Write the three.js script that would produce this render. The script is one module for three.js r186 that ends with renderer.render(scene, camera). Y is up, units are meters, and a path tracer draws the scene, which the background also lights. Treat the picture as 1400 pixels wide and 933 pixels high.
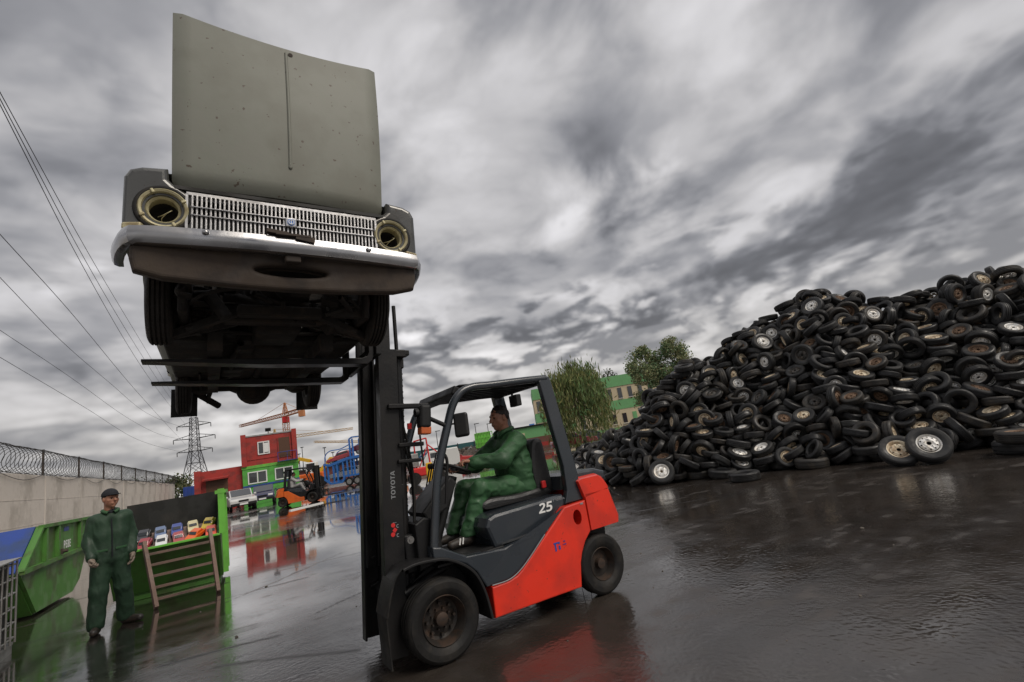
import * as THREE from 'three';
import { mergeGeometries, mergeVertices, toCreasedNormals } from 'three/addons/utils/BufferGeometryUtils.js';
import { RoundedBoxGeometry } from 'three/addons/geometries/RoundedBoxGeometry.js';
import { MarchingCubes } from 'three/addons/objects/MarchingCubes.js';
import { TextGeometry } from 'three/addons/geometries/TextGeometry.js';
import { FontLoader } from 'three/addons/loaders/FontLoader.js';

// ---------- camera, sky, sun, exposure ----------
const scene = new THREE.Scene();
const V = (x, y, z) => new THREE.Vector3(x, y, z);
const FOCAL = 672.56, PITCH = 0.19906, ROLL = 0.16816, EYE = 1.5368;
const camera = new THREE.PerspectiveCamera(2 * Math.atan(466.5 / FOCAL) * 180 / Math.PI, 1400 / 933, 0.05, 3000);
const FW = V(0, Math.sin(PITCH), -Math.cos(PITCH)), UP0 = V(0, Math.cos(PITCH), Math.sin(PITCH));
const RT = V(1, 0, 0).multiplyScalar(Math.cos(ROLL)).addScaledVector(UP0, -Math.sin(ROLL));
const UPV = V(1, 0, 0).multiplyScalar(Math.sin(ROLL)).addScaledVector(UP0, Math.cos(ROLL));
camera.position.set(0, EYE, 0);
camera.quaternion.setFromRotationMatrix(new THREE.Matrix4().makeBasis(RT, UPV, FW.clone().negate()));
camera.updateMatrixWorld();
// photograph pixel (1400 x 933) to a direction, to a point at a height, to a point at a depth
const ray = (x, y) => FW.clone().addScaledVector(RT, (x - 700) / FOCAL).addScaledVector(UPV, -(y - 466.5) / FOCAL);
const atY = (x, y, h = 0) => { const d = ray(x, y); return V(0, EYE, 0).addScaledVector(d, (h - EYE) / d.y); };
const atZ = (x, y, z) => { const d = ray(x, y); return V(0, EYE, 0).addScaledVector(d, z / d.z); };
const renderer = new THREE.WebGLRenderer({ antialias: true });
renderer.toneMapping = THREE.LinearToneMapping;
renderer.toneMappingExposure = 1.8;
renderer.shadowMap.enabled = true;

// noise
function rng(seed) { let s = seed >>> 0; return () => { s = (s + 0x6D2B79F5) >>> 0; let t = s; t = Math.imul(t ^ (t >>> 15), t | 1); t ^= t + Math.imul(t ^ (t >>> 7), t | 61); return ((t ^ (t >>> 14)) >>> 0) / 4294967296; }; }
const hash = (x, y, z) => { let h = Math.imul(x, 374761393) + Math.imul(y, 668265263) + Math.imul(z, 2147483647 - 1013904223) | 0; h = Math.imul(h ^ (h >>> 13), 1274126177); return ((h ^ (h >>> 16)) >>> 0) / 4294967296; };
const sm = (t) => t * t * t * (t * (t * 6 - 15) + 10);
const mix = (a, b, t) => a + (b - a) * t;
const clamp = (x, a = 0, b = 1) => Math.min(b, Math.max(a, x));
const sstep = (a, b, x) => { const t = clamp((x - a) / (b - a)); return t * t * (3 - 2 * t); };
function vn3(x, y, z) {
  const xi = Math.floor(x), yi = Math.floor(y), zi = Math.floor(z), u = sm(x - xi), v = sm(y - yi), w = sm(z - zi);
  const c = (a, b, d) => hash(xi + a, yi + b, zi + d);
  return mix(mix(mix(c(0, 0, 0), c(1, 0, 0), u), mix(c(0, 1, 0), c(1, 1, 0), u), v), mix(mix(c(0, 0, 1), c(1, 0, 1), u), mix(c(0, 1, 1), c(1, 1, 1), u), v), w);
}
function vn2(x, y, s = 0, p = 0) {
  let xi = Math.floor(x), yi = Math.floor(y); const u = sm(x - xi), v = sm(y - yi);
  let x1 = xi + 1, y1 = yi + 1;
  if (p) { xi = ((xi % p) + p) % p; yi = ((yi % p) + p) % p; x1 = ((x1 % p) + p) % p; y1 = ((y1 % p) + p) % p; }
  return mix(mix(hash(xi, yi, s), hash(x1, yi, s), u), mix(hash(xi, y1, s), hash(x1, y1, s), u), v);
}
function fbm2(x, y, oct = 5, s = 0, p = 0) { let a = 0.5, t = 0, n = 0; for (let i = 0; i < oct; i++) { t += a * vn2(x, y, s + i * 17, p); n += a; x *= 2; y *= 2; p *= 2; a *= 0.5; } return t / n; }
function fbm3(x, y, z, oct = 4) { let a = 0.5, t = 0, n = 0; for (let i = 0; i < oct; i++) { t += a * vn3(x, y, z); n += a; x = x * 2.03 + 7.1; y = y * 2.03 + 3.3; z = z * 2.03 + 1.7; a *= 0.5; } return t / n; }

const GX = Array.from({ length: 16 }, (_, i) => [Math.cos(i * 0.3927), Math.sin(i * 0.3927)]);
function gn2(x, y, s = 0) { // gradient noise, 0..1
  const xi = Math.floor(x), yi = Math.floor(y), fx = x - xi, fy = y - yi, u = sm(fx), v = sm(fy);
  const c = (a, b) => { const g = GX[(hash(xi + a, yi + b, s) * 16) | 0]; return g[0] * (fx - a) + g[1] * (fy - b); };
  return 0.5 + 0.72 * mix(mix(c(0, 0), c(1, 0), u), mix(c(0, 1), c(1, 1), u), v);
}
function gfbm(x, y, oct, s) { let a = 0.5, t = 0, n = 0; for (let i = 0; i < oct; i++) { t += a * (gn2(x, y, s + i * 13) - 0.5); n += a; const X = x * 1.62 - y * 1.18 + 4.7; y = x * 1.18 + y * 1.62 + 1.3; x = X; a *= 0.47; } return 0.5 + t / n * 1.25; }
// overcast sky with torn cloud layers
{
  const w = 2048, h = 1024, data = new Float32Array(w * h * 4);
  const mass = [ // cloud masses: photograph pixel, angular size x, y (px), tilt, darkness (+) or brightness (-)
    [1330, 200, 330, 55, -0.42, 0.2], [1150, 330, 330, 42, -0.33, 0.2], [1330, 330, 240, 42, -0.4, 0.15], [1010, 345, 150, 26, -0.25, 0.05], [640, 452, 170, 34, 0.02, 0.28], [840, 445, 100, 24, -0.05, 0.12],
    [110, 215, 130, 75, 0.1, 0.14], [170, 80, 90, 60, 0.4, 0.13], [20, 60, 70, 120, 0, 0.15], [60, 460, 200, 34, 0.2, 0.1], [780, 180, 120, 60, 0.2, 0.08], [860, 200, 110, 60, 0.1, 0.05],
    [80, 385, 100, 36, 0.1, -0.2], [640, 60, 150, 150, 0, -0.12], [860, 330, 240, 60, -0.35, -0.14], [1260, 250, 200, 16, -0.4, -0.16], [1180, 385, 260, 14, -0.3, -0.1], [1390, 60, 160, 100, 0, -0.07], [560, 260, 70, 120, 0, -0.1], [420, 590, 420, 60, -0.15, -0.12], [720, 500, 120, 20, -0.1, -0.08], [1080, 140, 200, 120, -0.4, -0.03],
  ].map(([x, y, sx, sy, r, a]) => ({ x, y, sx, sy, c: Math.cos(r), s: Math.sin(r), a }));
  for (let j = 0; j < h; j++) {
    const el = (j + 0.5 - h / 2) / h * Math.PI, cy = Math.cos(el), sy = Math.sin(el);
    for (let i = 0; i < w; i++) {
      const az = ((i + 0.5) / w - 0.5) * 2 * Math.PI;
      const dx = Math.cos(az) * cy, dz = Math.sin(az) * cy, e = Math.max(sy, 0.0), o = (j * w + i) * 4;
      if (sy < -0.03) { data[o] = data[o + 1] = data[o + 2] = 0.09; data[o + 3] = 1; continue; }
      // cloud layer coordinates, drawn out along the wind
      const k = 1 / (e + 0.16), px = dx * k, pz = dz * k;
      const a = px * 0.62 + pz * 0.78, b = -px * 0.78 + pz * 0.62;
      const strk = sstep(0.05, 0.75, dx), wx = gfbm(px * 1.2 + 5, pz * 1.2 + 9, 3, 3), wy = gfbm(px * 1.2 + 31, pz * 1.2 + 77, 3, 9);
      const A = a * mix(1, 0.95, strk) + wx * 0.3, Bb = b * mix(1, 1.12, strk) + wy * 0.3;
      const big = gfbm(A * 0.8 + 3, Bb * 0.8, 4, 21), mid = gfbm(A * 1.9 + 11, Bb * 1.9 + 4, 7, 41), fine = gfbm(A * 7, Bb * 7, 4, 61);
      let puff = 0, am = 0.5, q = 2.6; for (let n = 0; n < 5; n++) { puff += am * Math.abs(2 * gn2(A * q + n * 7, Bb * q, 81 + n) - 1) * 1.7; am *= 0.52; q *= 2.05; }
      let L = 0.405 - (sstep(0.34, 0.7, big) - 0.45) * 0.22 - (mix(mid, sstep(0.36, 0.64, mid), 0.55) - 0.5) * 0.36 - (fine - 0.5) * 0.06 + (puff - 0.42) * mix(0.2, 0.12, strk);
      // cloud masses that stand in this part of the sky
      const fw = dx * FW.x + sy * FW.y + dz * FW.z;
      if (fw > 0.12) {
        const X = 700 + FOCAL * (dx * RT.x + sy * RT.y + dz * RT.z) / fw + (wx - 0.5) * 120 + (mid - 0.5) * 150, Y = 466.5 - FOCAL * (dx * UPV.x + sy * UPV.y + dz * UPV.z) / fw + (wy - 0.5) * 90 + (puff - 0.42) * 150;
        for (const m of mass) { const u = ((X - m.x) * m.c + (Y - m.y) * m.s) / m.sx, v = (-(X - m.x) * m.s + (Y - m.y) * m.c) / m.sy, r2 = u * u + v * v; if (r2 < 9) L *= Math.exp(-m.a * (m.a > 0 ? 3.6 : 1.7) * Math.exp(-r2) * (0.6 + 1.3 * (fine - 0.2))); }
      }
      L = mix(0.52, L, 0.5 + 0.45 * sstep(0.0, 0.16, e));       // thicker air low down evens the layer out
      L = Math.max(0.05, L < 0.16 ? 0.08 + L * 0.5 : L);
      const t = sstep(0.12, 0.5, L), warm = 1 - sstep(0.02, 0.3, e), g = 0.62;
      let r = L * mix(0.93, 0.995, t), gg = L * mix(0.955, 0.982, t), bb = L * mix(1.06, 1.01, t);
      r *= 1 + 0.015 * warm; bb *= 1 - 0.05 * warm;
      
      data[o] = r * g; data[o + 1] = gg * g; data[o + 2] = bb * g; data[o + 3] = 1;
    }
  }
  const sky = new THREE.DataTexture(data, w, h, THREE.RGBAFormat, THREE.FloatType);
  sky.mapping = THREE.EquirectangularReflectionMapping; sky.magFilter = sky.minFilter = THREE.LinearFilter; sky.needsUpdate = true;
  scene.background = sky; scene.environment = sky;
}
const sun = new THREE.DirectionalLight(0xfff6ea, 1.15);
sun.position.set(30, 38, 6); sun.castShadow = true; sun.shadow.radius = 60; sun.shadow.mapSize.set(4096, 4096);
Object.assign(sun.shadow.camera, { left: -45, right: 35, top: 45, bottom: -45, near: 1, far: 160 });
scene.add(sun); scene.add(sun.target); sun.target.position.set(0, 0, -12);

// ---------- helpers ----------
const used = new Set();
function numbered(n) { if (!used.has(n)) { used.add(n); return n; } let k = 1; while (used.has(n + '_' + String(k).padStart(3, '0'))) k++; const r = n + '_' + String(k).padStart(3, '0'); used.add(r); return r; }
function thing(name, label, category, pos = [0, 0, 0], turn = 0, group) { const o = new THREE.Group(); o.name = numbered(name); o.position.set(...pos); o.rotation.y = turn; o.userData = { label, category }; if (group) o.userData.group = group; scene.add(o); return o; }
function tag(o, label, category, group) { o.name = numbered(o.name); o.userData = { ...o.userData, label, category }; if (group) o.userData.group = group; if (!o.parent) scene.add(o); return o; }
function copy(src, pos, turn, label, group) { const r = src.clone(); r.name = numbered(src.name.replace(/_\d{3}$/, '')); r.userData = { ...src.userData }; if (label) r.userData.label = label; if (group) r.userData.group = group; r.position.set(...pos); r.rotation.set(0, turn, 0); scene.add(r); return r; }
const part = (name, parent) => { const g = new THREE.Group(); g.name = name; parent.add(g); return g; };
function boxUV(g) { // uv in metres by the face's main direction
  const p = g.attributes.position, n = g.attributes.normal, uv = new Float32Array(p.count * 2);
  for (let i = 0; i < p.count; i++) { const ax = Math.abs(n.getX(i)), ay = Math.abs(n.getY(i)), az = Math.abs(n.getZ(i)); let u, v; if (ay >= ax && ay >= az) { u = p.getX(i); v = p.getZ(i); } else if (ax >= az) { u = p.getZ(i); v = p.getY(i); } else { u = p.getX(i); v = p.getY(i); } uv[i * 2] = u; uv[i * 2 + 1] = v; }
  g.setAttribute('uv', new THREE.BufferAttribute(uv, 2)); return g;
}
function clean(g, keepUV) { g = g.index ? g.toNonIndexed() : g.clone(); for (const k of Object.keys(g.attributes)) if (!['position', 'normal', 'uv', 'color'].includes(k)) g.deleteAttribute(k); if (!g.attributes.normal) g.computeVertexNormals(); if (!keepUV) boxUV(g); g.clearGroups(); return g; }
function mesh(name, geos, mat, parent, keepUV = false) {
  const list = (Array.isArray(geos) ? geos : [geos]).map((g) => clean(g, keepUV)); const g = list.length > 1 ? mergeGeometries(list) : list[0];
  const m = new THREE.Mesh(g, mat); m.name = name; m.castShadow = m.receiveShadow = true; if (parent) parent.add(m); return m;
}
const X3 = (g, { p, r, s } = {}) => { const m = new THREE.Matrix4().compose(V(...(p || [0, 0, 0])), new THREE.Quaternion().setFromEuler(new THREE.Euler(...(r || [0, 0, 0]))), V(...(s || [1, 1, 1]))); return g.applyMatrix4(m); };
const box = (w, h, d, x = 0, y = 0, z = 0, r = [0, 0, 0]) => X3(new THREE.BoxGeometry(w, h, d), { p: [x, y, z], r });
const rbox = (w, h, d, x = 0, y = 0, z = 0, rad = 0.02, r = [0, 0, 0], seg = 2) => X3(new RoundedBoxGeometry(w, h, d, seg, Math.min(rad, w / 2.01, h / 2.01, d / 2.01)), { p: [x, y, z], r });
const A3 = (a) => a.isVector3 ? a : V(...a);
function bar(a, b, r, seg = 8, r2 = r) { a = A3(a); b = A3(b); const d = b.clone().sub(a), L = d.length(); const g = new THREE.CylinderGeometry(r2, r, L, seg); g.applyQuaternion(new THREE.Quaternion().setFromUnitVectors(V(0, 1, 0), d.normalize())); const m = a.clone().add(b).multiplyScalar(0.5); g.translate(m.x, m.y, m.z); return g; }
function beam(a, b, w, h) { a = A3(a); b = A3(b); const d = b.clone().sub(a), L = d.length(); d.normalize(); let up = Math.abs(d.y) > 0.98 ? V(1, 0, 0) : V(0, 1, 0); const s = V(0, 0, 0).crossVectors(up, d).normalize(); up = V(0, 0, 0).crossVectors(d, s); const g = new THREE.BoxGeometry(w, h, L); const m = a.clone().add(b).multiplyScalar(0.5); g.applyMatrix4(new THREE.Matrix4().makeBasis(s, up, d).setPosition(m)); return g; }
function tube(pts, r, seg = 40, rad = 8, closed = false) { return new THREE.TubeGeometry(new THREE.CatmullRomCurve3(pts.map(A3), closed, 'centripetal'), seg, r, rad, closed); }
const ell = (rx, ry, rz, x = 0, y = 0, z = 0, seg = 16, r = [0, 0, 0]) => X3(new THREE.SphereGeometry(1, seg, Math.max(6, seg * 0.7 | 0)), { s: [rx, ry, rz], p: [x, y, z], r });
const cyl = (r, h, x = 0, y = 0, z = 0, r3 = [0, 0, 0], seg = 20, r2 = r) => X3(new THREE.CylinderGeometry(r2, r, h, seg), { p: [x, y, z], r: r3 });
const torus = (R, r, x = 0, y = 0, z = 0, r3 = [0, 0, 0], a = 8, b = 32) => X3(new THREE.TorusGeometry(R, r, a, b), { p: [x, y, z], r: r3 });
function extr(pts, d, { bevel = 0, seg = 2, holes, curve = 6 } = {}) { // outline in x,y, thickness d along z from 0
  const s = pts.isShape || pts.curves ? pts : new THREE.Shape(pts.map(([x, y]) => new THREE.Vector2(x, y))); if (holes) s.holes = holes;
  return new THREE.ExtrudeGeometry(s, { depth: d - 2 * bevel, bevelEnabled: bevel > 0, bevelThickness: bevel, bevelSize: bevel, bevelOffset: -bevel, bevelSegments: seg, curveSegments: curve }).translate(0, 0, bevel);
}
function spline(pts, n = 40, closed = false) { return new THREE.SplineCurve([...(closed ? [...pts, pts[0]] : pts)].map(([x, y]) => new THREE.Vector2(x, y))).getPoints(n).map((p) => [p.x, p.y]); }
const ellipsePath = (x, y, rx, ry, n = 28) => { const p = new THREE.Path(); p.absellipse(x, y, rx, ry, 0, Math.PI * 2, true); return p; };
const lathe = (pts, seg = 32) => new THREE.LatheGeometry(pts.map(([x, y]) => new THREE.Vector2(x, y)), seg);
function grid(nu, nv, fn, flip) { // surface from fn(u,v) -> [x,y,z]
  const p = [], uv = [], idx = []; for (let j = 0; j <= nv; j++) for (let i = 0; i <= nu; i++) { p.push(...fn(i / nu, j / nv)); uv.push(i / nu, j / nv); }
  for (let j = 0; j < nv; j++) for (let i = 0; i < nu; i++) { const a = j * (nu + 1) + i, b = a + 1, c = a + nu + 1, d = c + 1; if (flip) idx.push(a, c, b, b, c, d); else idx.push(a, b, c, b, d, c); }
  const g = new THREE.BufferGeometry(); g.setAttribute('position', new THREE.Float32BufferAttribute(p, 3)); g.setAttribute('uv', new THREE.Float32BufferAttribute(uv, 2)); g.setIndex(idx); g.computeVertexNormals(); return g;
}
const creased = (g, a = 0.6) => toCreasedNormals(g.index ? g.toNonIndexed() : g, a);

// ---------- materials ----------
function dtex(w, h, fn, srgb) { const d = new Uint8Array(w * h * 4); for (let j = 0; j < h; j++) for (let i = 0; i < w; i++) { const c = fn(i / w, j / h, i, j), o = (j * w + i) * 4; for (let k = 0; k < 3; k++) d[o + k] = clamp(Math.round((c.length ? c[k] : c) * 255), 0, 255); d[o + 3] = 255; } const t = new THREE.DataTexture(d, w, h, THREE.RGBAFormat); t.wrapS = t.wrapT = THREE.RepeatWrapping; t.magFilter = THREE.LinearFilter; t.minFilter = THREE.LinearMipmapLinearFilter; t.generateMipmaps = true; if (srgb) t.colorSpace = THREE.SRGBColorSpace; t.needsUpdate = true; return t; }
const toS = (c) => Math.pow(c, 1 / 2.2);
// a worn surface: base colour, dirt colour, share of dirt, speckles; the pattern repeats every `size` metres
function worn(base, dirt, { size = 1.5, amount = 0.5, spots = 0, spot = [0.05, 0.03, 0.02], rough = 0.5, roughVar = 0.15, metal = 0, bump = 0.0008, streak = 1, seed = 1, res = 256, extra = {} } = {}) {
  const B = base.map(toS), D = dirt.map(toS), S = spot.map(toS), P = 5;
  const val = (u, v) => { const a = fbm2(u * P, v * P * streak, 5, seed, P), b = fbm2(u * P * 4, v * P * 4, 3, seed + 50, P * 4); return clamp(sstep(0.42, 0.75, a) * 0.8 + (b - 0.5) * 0.5); };
  const map = dtex(res, res, (u, v) => { const t = val(u, v) * amount, s = spots && fbm2(u * 64, v * 64, 3, seed + 99, 64) > 0.95 - spots ? 0.85 : 0; return [0, 1, 2].map((k) => mix(mix(B[k], D[k], t), S[k], s)); }, true);
  map.repeat.set(1 / size, 1 / size);
  const m = new THREE.MeshPhysicalMaterial({ map, roughnessMap: roughVar > 0.17 ? WEARB : WEARA, roughness: clamp(rough * 1.12), metalness: metal, ...extra });
  if (!roughVar) m.roughnessMap = null;
  if (bump) { m.bumpMap = GRAIN; m.bumpScale = bump; }
  return m;
}
const wear = (k) => { const t = dtex(256, 256, (u, v) => [1, clamp(1 - k * (0.75 - sstep(0.35, 0.72, fbm2(u * 6, v * 6, 5, 3, 6)))), 1]); t.repeat.set(0.8, 0.8); return t; };
const WEARA = wear(0.35), WEARB = wear(0.65);
const GRAIN = dtex(256, 256, (u, v) => fbm2(u * 24, v * 24, 4, 7, 24)); GRAIN.repeat.set(2.2, 2.2);
const col = (r, g, b, rough = 0.6, metal = 0, o = {}) => new THREE.MeshPhysicalMaterial({ color: new THREE.Color().setRGB(r, g, b), roughness: rough, metalness: metal, ...o });
const M = {
  red: worn([0.8, 0.028, 0.006], [0.45, 0.02, 0.01], { amount: 0.6, spots: 0.085, spot: [0.16, 0.035, 0.025], rough: 0.4, seed: 3, bump: 0.0003, extra: { clearcoat: 0.25, clearcoatRoughness: 0.15 } }),
  orange: worn([0.72, 0.13, 0.012], [0.4, 0.08, 0.02], { rough: 0.35, seed: 4, bump: 0.0003 }),
  slate: worn([0.02, 0.026, 0.034], [0.034, 0.039, 0.044], { amount: 0.7, rough: 0.3, roughVar: 0.2, seed: 5, bump: 0.0003, extra: { clearcoat: 0.4, clearcoatRoughness: 0.2 } }),
  black: worn([0.006, 0.006, 0.0065], [0.016, 0.015, 0.014], { amount: 0.8, rough: 0.5, seed: 7, extra: { specularIntensity: 0.6 } }),
  blackSteel: worn([0.005, 0.0052, 0.006], [0.014, 0.012, 0.011], { amount: 0.8, rough: 0.42, seed: 8, extra: { specularIntensity: 0.6 } }),
  plastic: worn([0.008, 0.008, 0.0085], [0.018, 0.017, 0.016], { amount: 0.6, rough: 0.5, seed: 9, extra: { specularIntensity: 0.7 } }),
  rubber: worn([0.007, 0.0068, 0.0066], [0.02, 0.017, 0.014], { amount: 1, size: 0.5, rough: 0.65, seed: 10, bump: 0.001, extra: { specularIntensity: 0.6 } }),
  rubberWet: worn([0.011, 0.011, 0.0115], [0.03, 0.026, 0.021], { amount: 1, size: 0.9, rough: 0.62, roughVar: 0.22, seed: 11, bump: 0.001 }),
  vinyl: worn([0.014, 0.014, 0.015], [0.028, 0.027, 0.026], { amount: 0.6, rough: 0.5, seed: 12, bump: 0.002 }),
  rimDirty: worn([0.022, 0.018, 0.015], [0.06, 0.033, 0.02], { amount: 1, size: 0.5, rough: 0.6, metal: 0.3, seed: 13 }),
  steel: worn([0.32, 0.32, 0.32], [0.2, 0.18, 0.16], { amount: 0.6, rough: 0.35, metal: 0.8, seed: 14 }),
  chrome: worn([0.42, 0.42, 0.43], [0.22, 0.21, 0.2], { amount: 0.5, rough: 0.27, roughVar: 0.2, metal: 1, seed: 15, bump: 0.0002 }),
  aluminium: worn([0.7, 0.69, 0.68], [0.4, 0.37, 0.33], { amount: 0.5, rough: 0.34, metal: 0.75, seed: 16 }),
  carPaint: worn([0.2, 0.206, 0.17], [0.14, 0.136, 0.105], { size: 1.7, amount: 0.55, spots: 0.11, spot: [0.07, 0.045, 0.03], rough: 0.55, roughVar: 0, seed: 17, bump: 0.0003, res: 512, extra: { clearcoat: 0.12, clearcoatRoughness: 0.5 } }),
  carPaintDark: worn([0.12, 0.12, 0.115], [0.07, 0.066, 0.06], { size: 0.9, amount: 0.8, spots: 0.05, rough: 0.25, metal: 0.55, seed: 18, bump: 0.0003 }),
  underside: worn([0.02, 0.017, 0.015], [0.052, 0.036, 0.025], { size: 0.6, amount: 1, rough: 0.85, seed: 19, bump: 0.004 }),
  rustPanel: worn([0.062, 0.044, 0.032], [0.028, 0.021, 0.017], { size: 0.8, amount: 1, spots: 0.06, rough: 0.75, seed: 20, bump: 0.001 }),
  brass: worn([0.52, 0.47, 0.29], [0.25, 0.18, 0.08], { size: 0.4, amount: 0.9, spots: 0.08, rough: 0.4, metal: 0.2, seed: 21 }),
  concrete: worn([0.66, 0.6, 0.53], [0.42, 0.375, 0.32], { size: 3.2, amount: 0.85, spots: 0.045, spot: [0.2, 0.17, 0.13], rough: 0.9, seed: 22, streak: 1, bump: 0.003, res: 512 }),
  skipGreen: worn([0.075, 0.225, 0.034], [0.07, 0.1, 0.03], { amount: 1, spots: 0.1, spot: [0.13, 0.06, 0.03], rough: 0.55, seed: 23, res: 512 }),
  skipBright: worn([0.16, 0.52, 0.06], [0.12, 0.3, 0.05], { amount: 0.7, rough: 0.5, seed: 25 }),
  blackAndShade: worn([0.014, 0.014, 0.013], [0.03, 0.026, 0.022], { amount: 1, rough: 0.8, seed: 26 }),  // black skip wall and heap core; also shade put into colour inside openings
  skipBlue: worn([0.02, 0.06, 0.3], [0.03, 0.06, 0.15], { amount: 0.9, spots: 0.06, rough: 0.5, seed: 27 }),
  wood: worn([0.2, 0.13, 0.1], [0.1, 0.07, 0.055], { size: 0.6, amount: 1, streak: 0.3, rough: 0.75, seed: 28, bump: 0.002 }),
  galv: worn([0.42, 0.42, 0.41], [0.22, 0.2, 0.18], { amount: 0.8, rough: 0.45, metal: 0.6, seed: 29 }),
  wire: col(0.05, 0.048, 0.046, 0.5, 0.5), cable: col(0.02, 0.02, 0.022, 0.6),
  bldRed: worn([0.36, 0.03, 0.022], [0.2, 0.03, 0.024], { size: 2.4, amount: 0.9, spots: 0.04, rough: 0.7, seed: 30 }),
  bldGreen: worn([0.09, 0.4, 0.055], [0.08, 0.26, 0.05], { size: 2.4, amount: 0.9, spots: 0.04, rough: 0.7, seed: 31 }),
  white: col(0.75, 0.75, 0.73, 0.5), glassDark: col(0.03, 0.035, 0.04, 0.08, 0, { clearcoat: 1 }), brownDoor: col(0.09, 0.04, 0.02, 0.6),
  craneOrange: col(0.5, 0.2, 0.08, 0.6), craneYellow: col(0.55, 0.36, 0.14, 0.6), pylon: col(0.05, 0.05, 0.055, 0.6, 0.3),
  carrierBlue: col(0.035, 0.17, 0.52, 0.4), blueSign: col(0.1, 0.25, 0.65, 0.5),
  bark: worn([0.1, 0.085, 0.07], [0.05, 0.042, 0.035], { size: 0.5, amount: 1, rough: 0.9, seed: 32, bump: 0.004 }),
  skin: worn([0.4, 0.19, 0.12], [0.34, 0.14, 0.085], { size: 0.12, amount: 0.7, rough: 0.52, seed: 33, bump: 0.0004 }),
  glove: worn([0.3, 0.24, 0.19], [0.19, 0.14, 0.1], { size: 0.15, amount: 1, rough: 0.85, seed: 34 }),
  hair: worn([0.03, 0.021, 0.015], [0.012, 0.009, 0.007], { size: 0.05, amount: 1, rough: 0.65, seed: 41, bump: 0.002 }), eye: col(0.03, 0.025, 0.02, 0.25),
  jacket: worn([0.028, 0.1, 0.034], [0.015, 0.056, 0.02], { size: 0.6, amount: 0.8, rough: 0.6, seed: 35, bump: 0.0014 }),
  jacketDark: worn([0.015, 0.05, 0.022], [0.011, 0.032, 0.016], { size: 0.6, amount: 0.8, rough: 0.62, seed: 36, bump: 0.0014 }),
  cloth: col(0.012, 0.013, 0.018, 0.85), shoe: worn([0.022, 0.018, 0.015], [0.06, 0.04, 0.025], { size: 0.2, amount: 0.8, rough: 0.5, seed: 37 }),
  whiteMark: col(0.8, 0.8, 0.78, 0.5), greyMark: col(0.24, 0.25, 0.26, 0.5), redMark: col(0.6, 0.02, 0.02, 0.5), blueMark: col(0.03, 0.06, 0.3, 0.5), orangeLens: col(0.55, 0.12, 0.03, 0.25),
  yellow: col(0.72, 0.42, 0.02, 0.5), teal: col(0.03, 0.11, 0.12, 0.7), beige: worn([0.6, 0.5, 0.33], [0.5, 0.42, 0.28], { size: 4, rough: 0.8, seed: 38 }), hallGreen: worn([0.16, 0.4, 0.16], [0.14, 0.33, 0.14], { size: 4, rough: 0.7, seed: 39 }),
};
const FONT = await new FontLoader().loadAsync('fonts/droid/droid_sans_bold.typeface.json');
function text(str, size, { stretch = 1, slant = 0, deep = 0.002 } = {}) { const g = new TextGeometry(str, { font: FONT, size, depth: deep, curveSegments: 4, bevelEnabled: false }); g.computeBoundingBox(); const b = g.boundingBox; g.translate(-(b.min.x + b.max.x) / 2, -(b.min.y + b.max.y) / 2, 0); const m = new THREE.Matrix4().set(stretch, slant, 0, 0, 0, 1, 0, 0, 0, 0, 1, 0, 0, 0, 0, 1); return g.applyMatrix4(m); }
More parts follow.
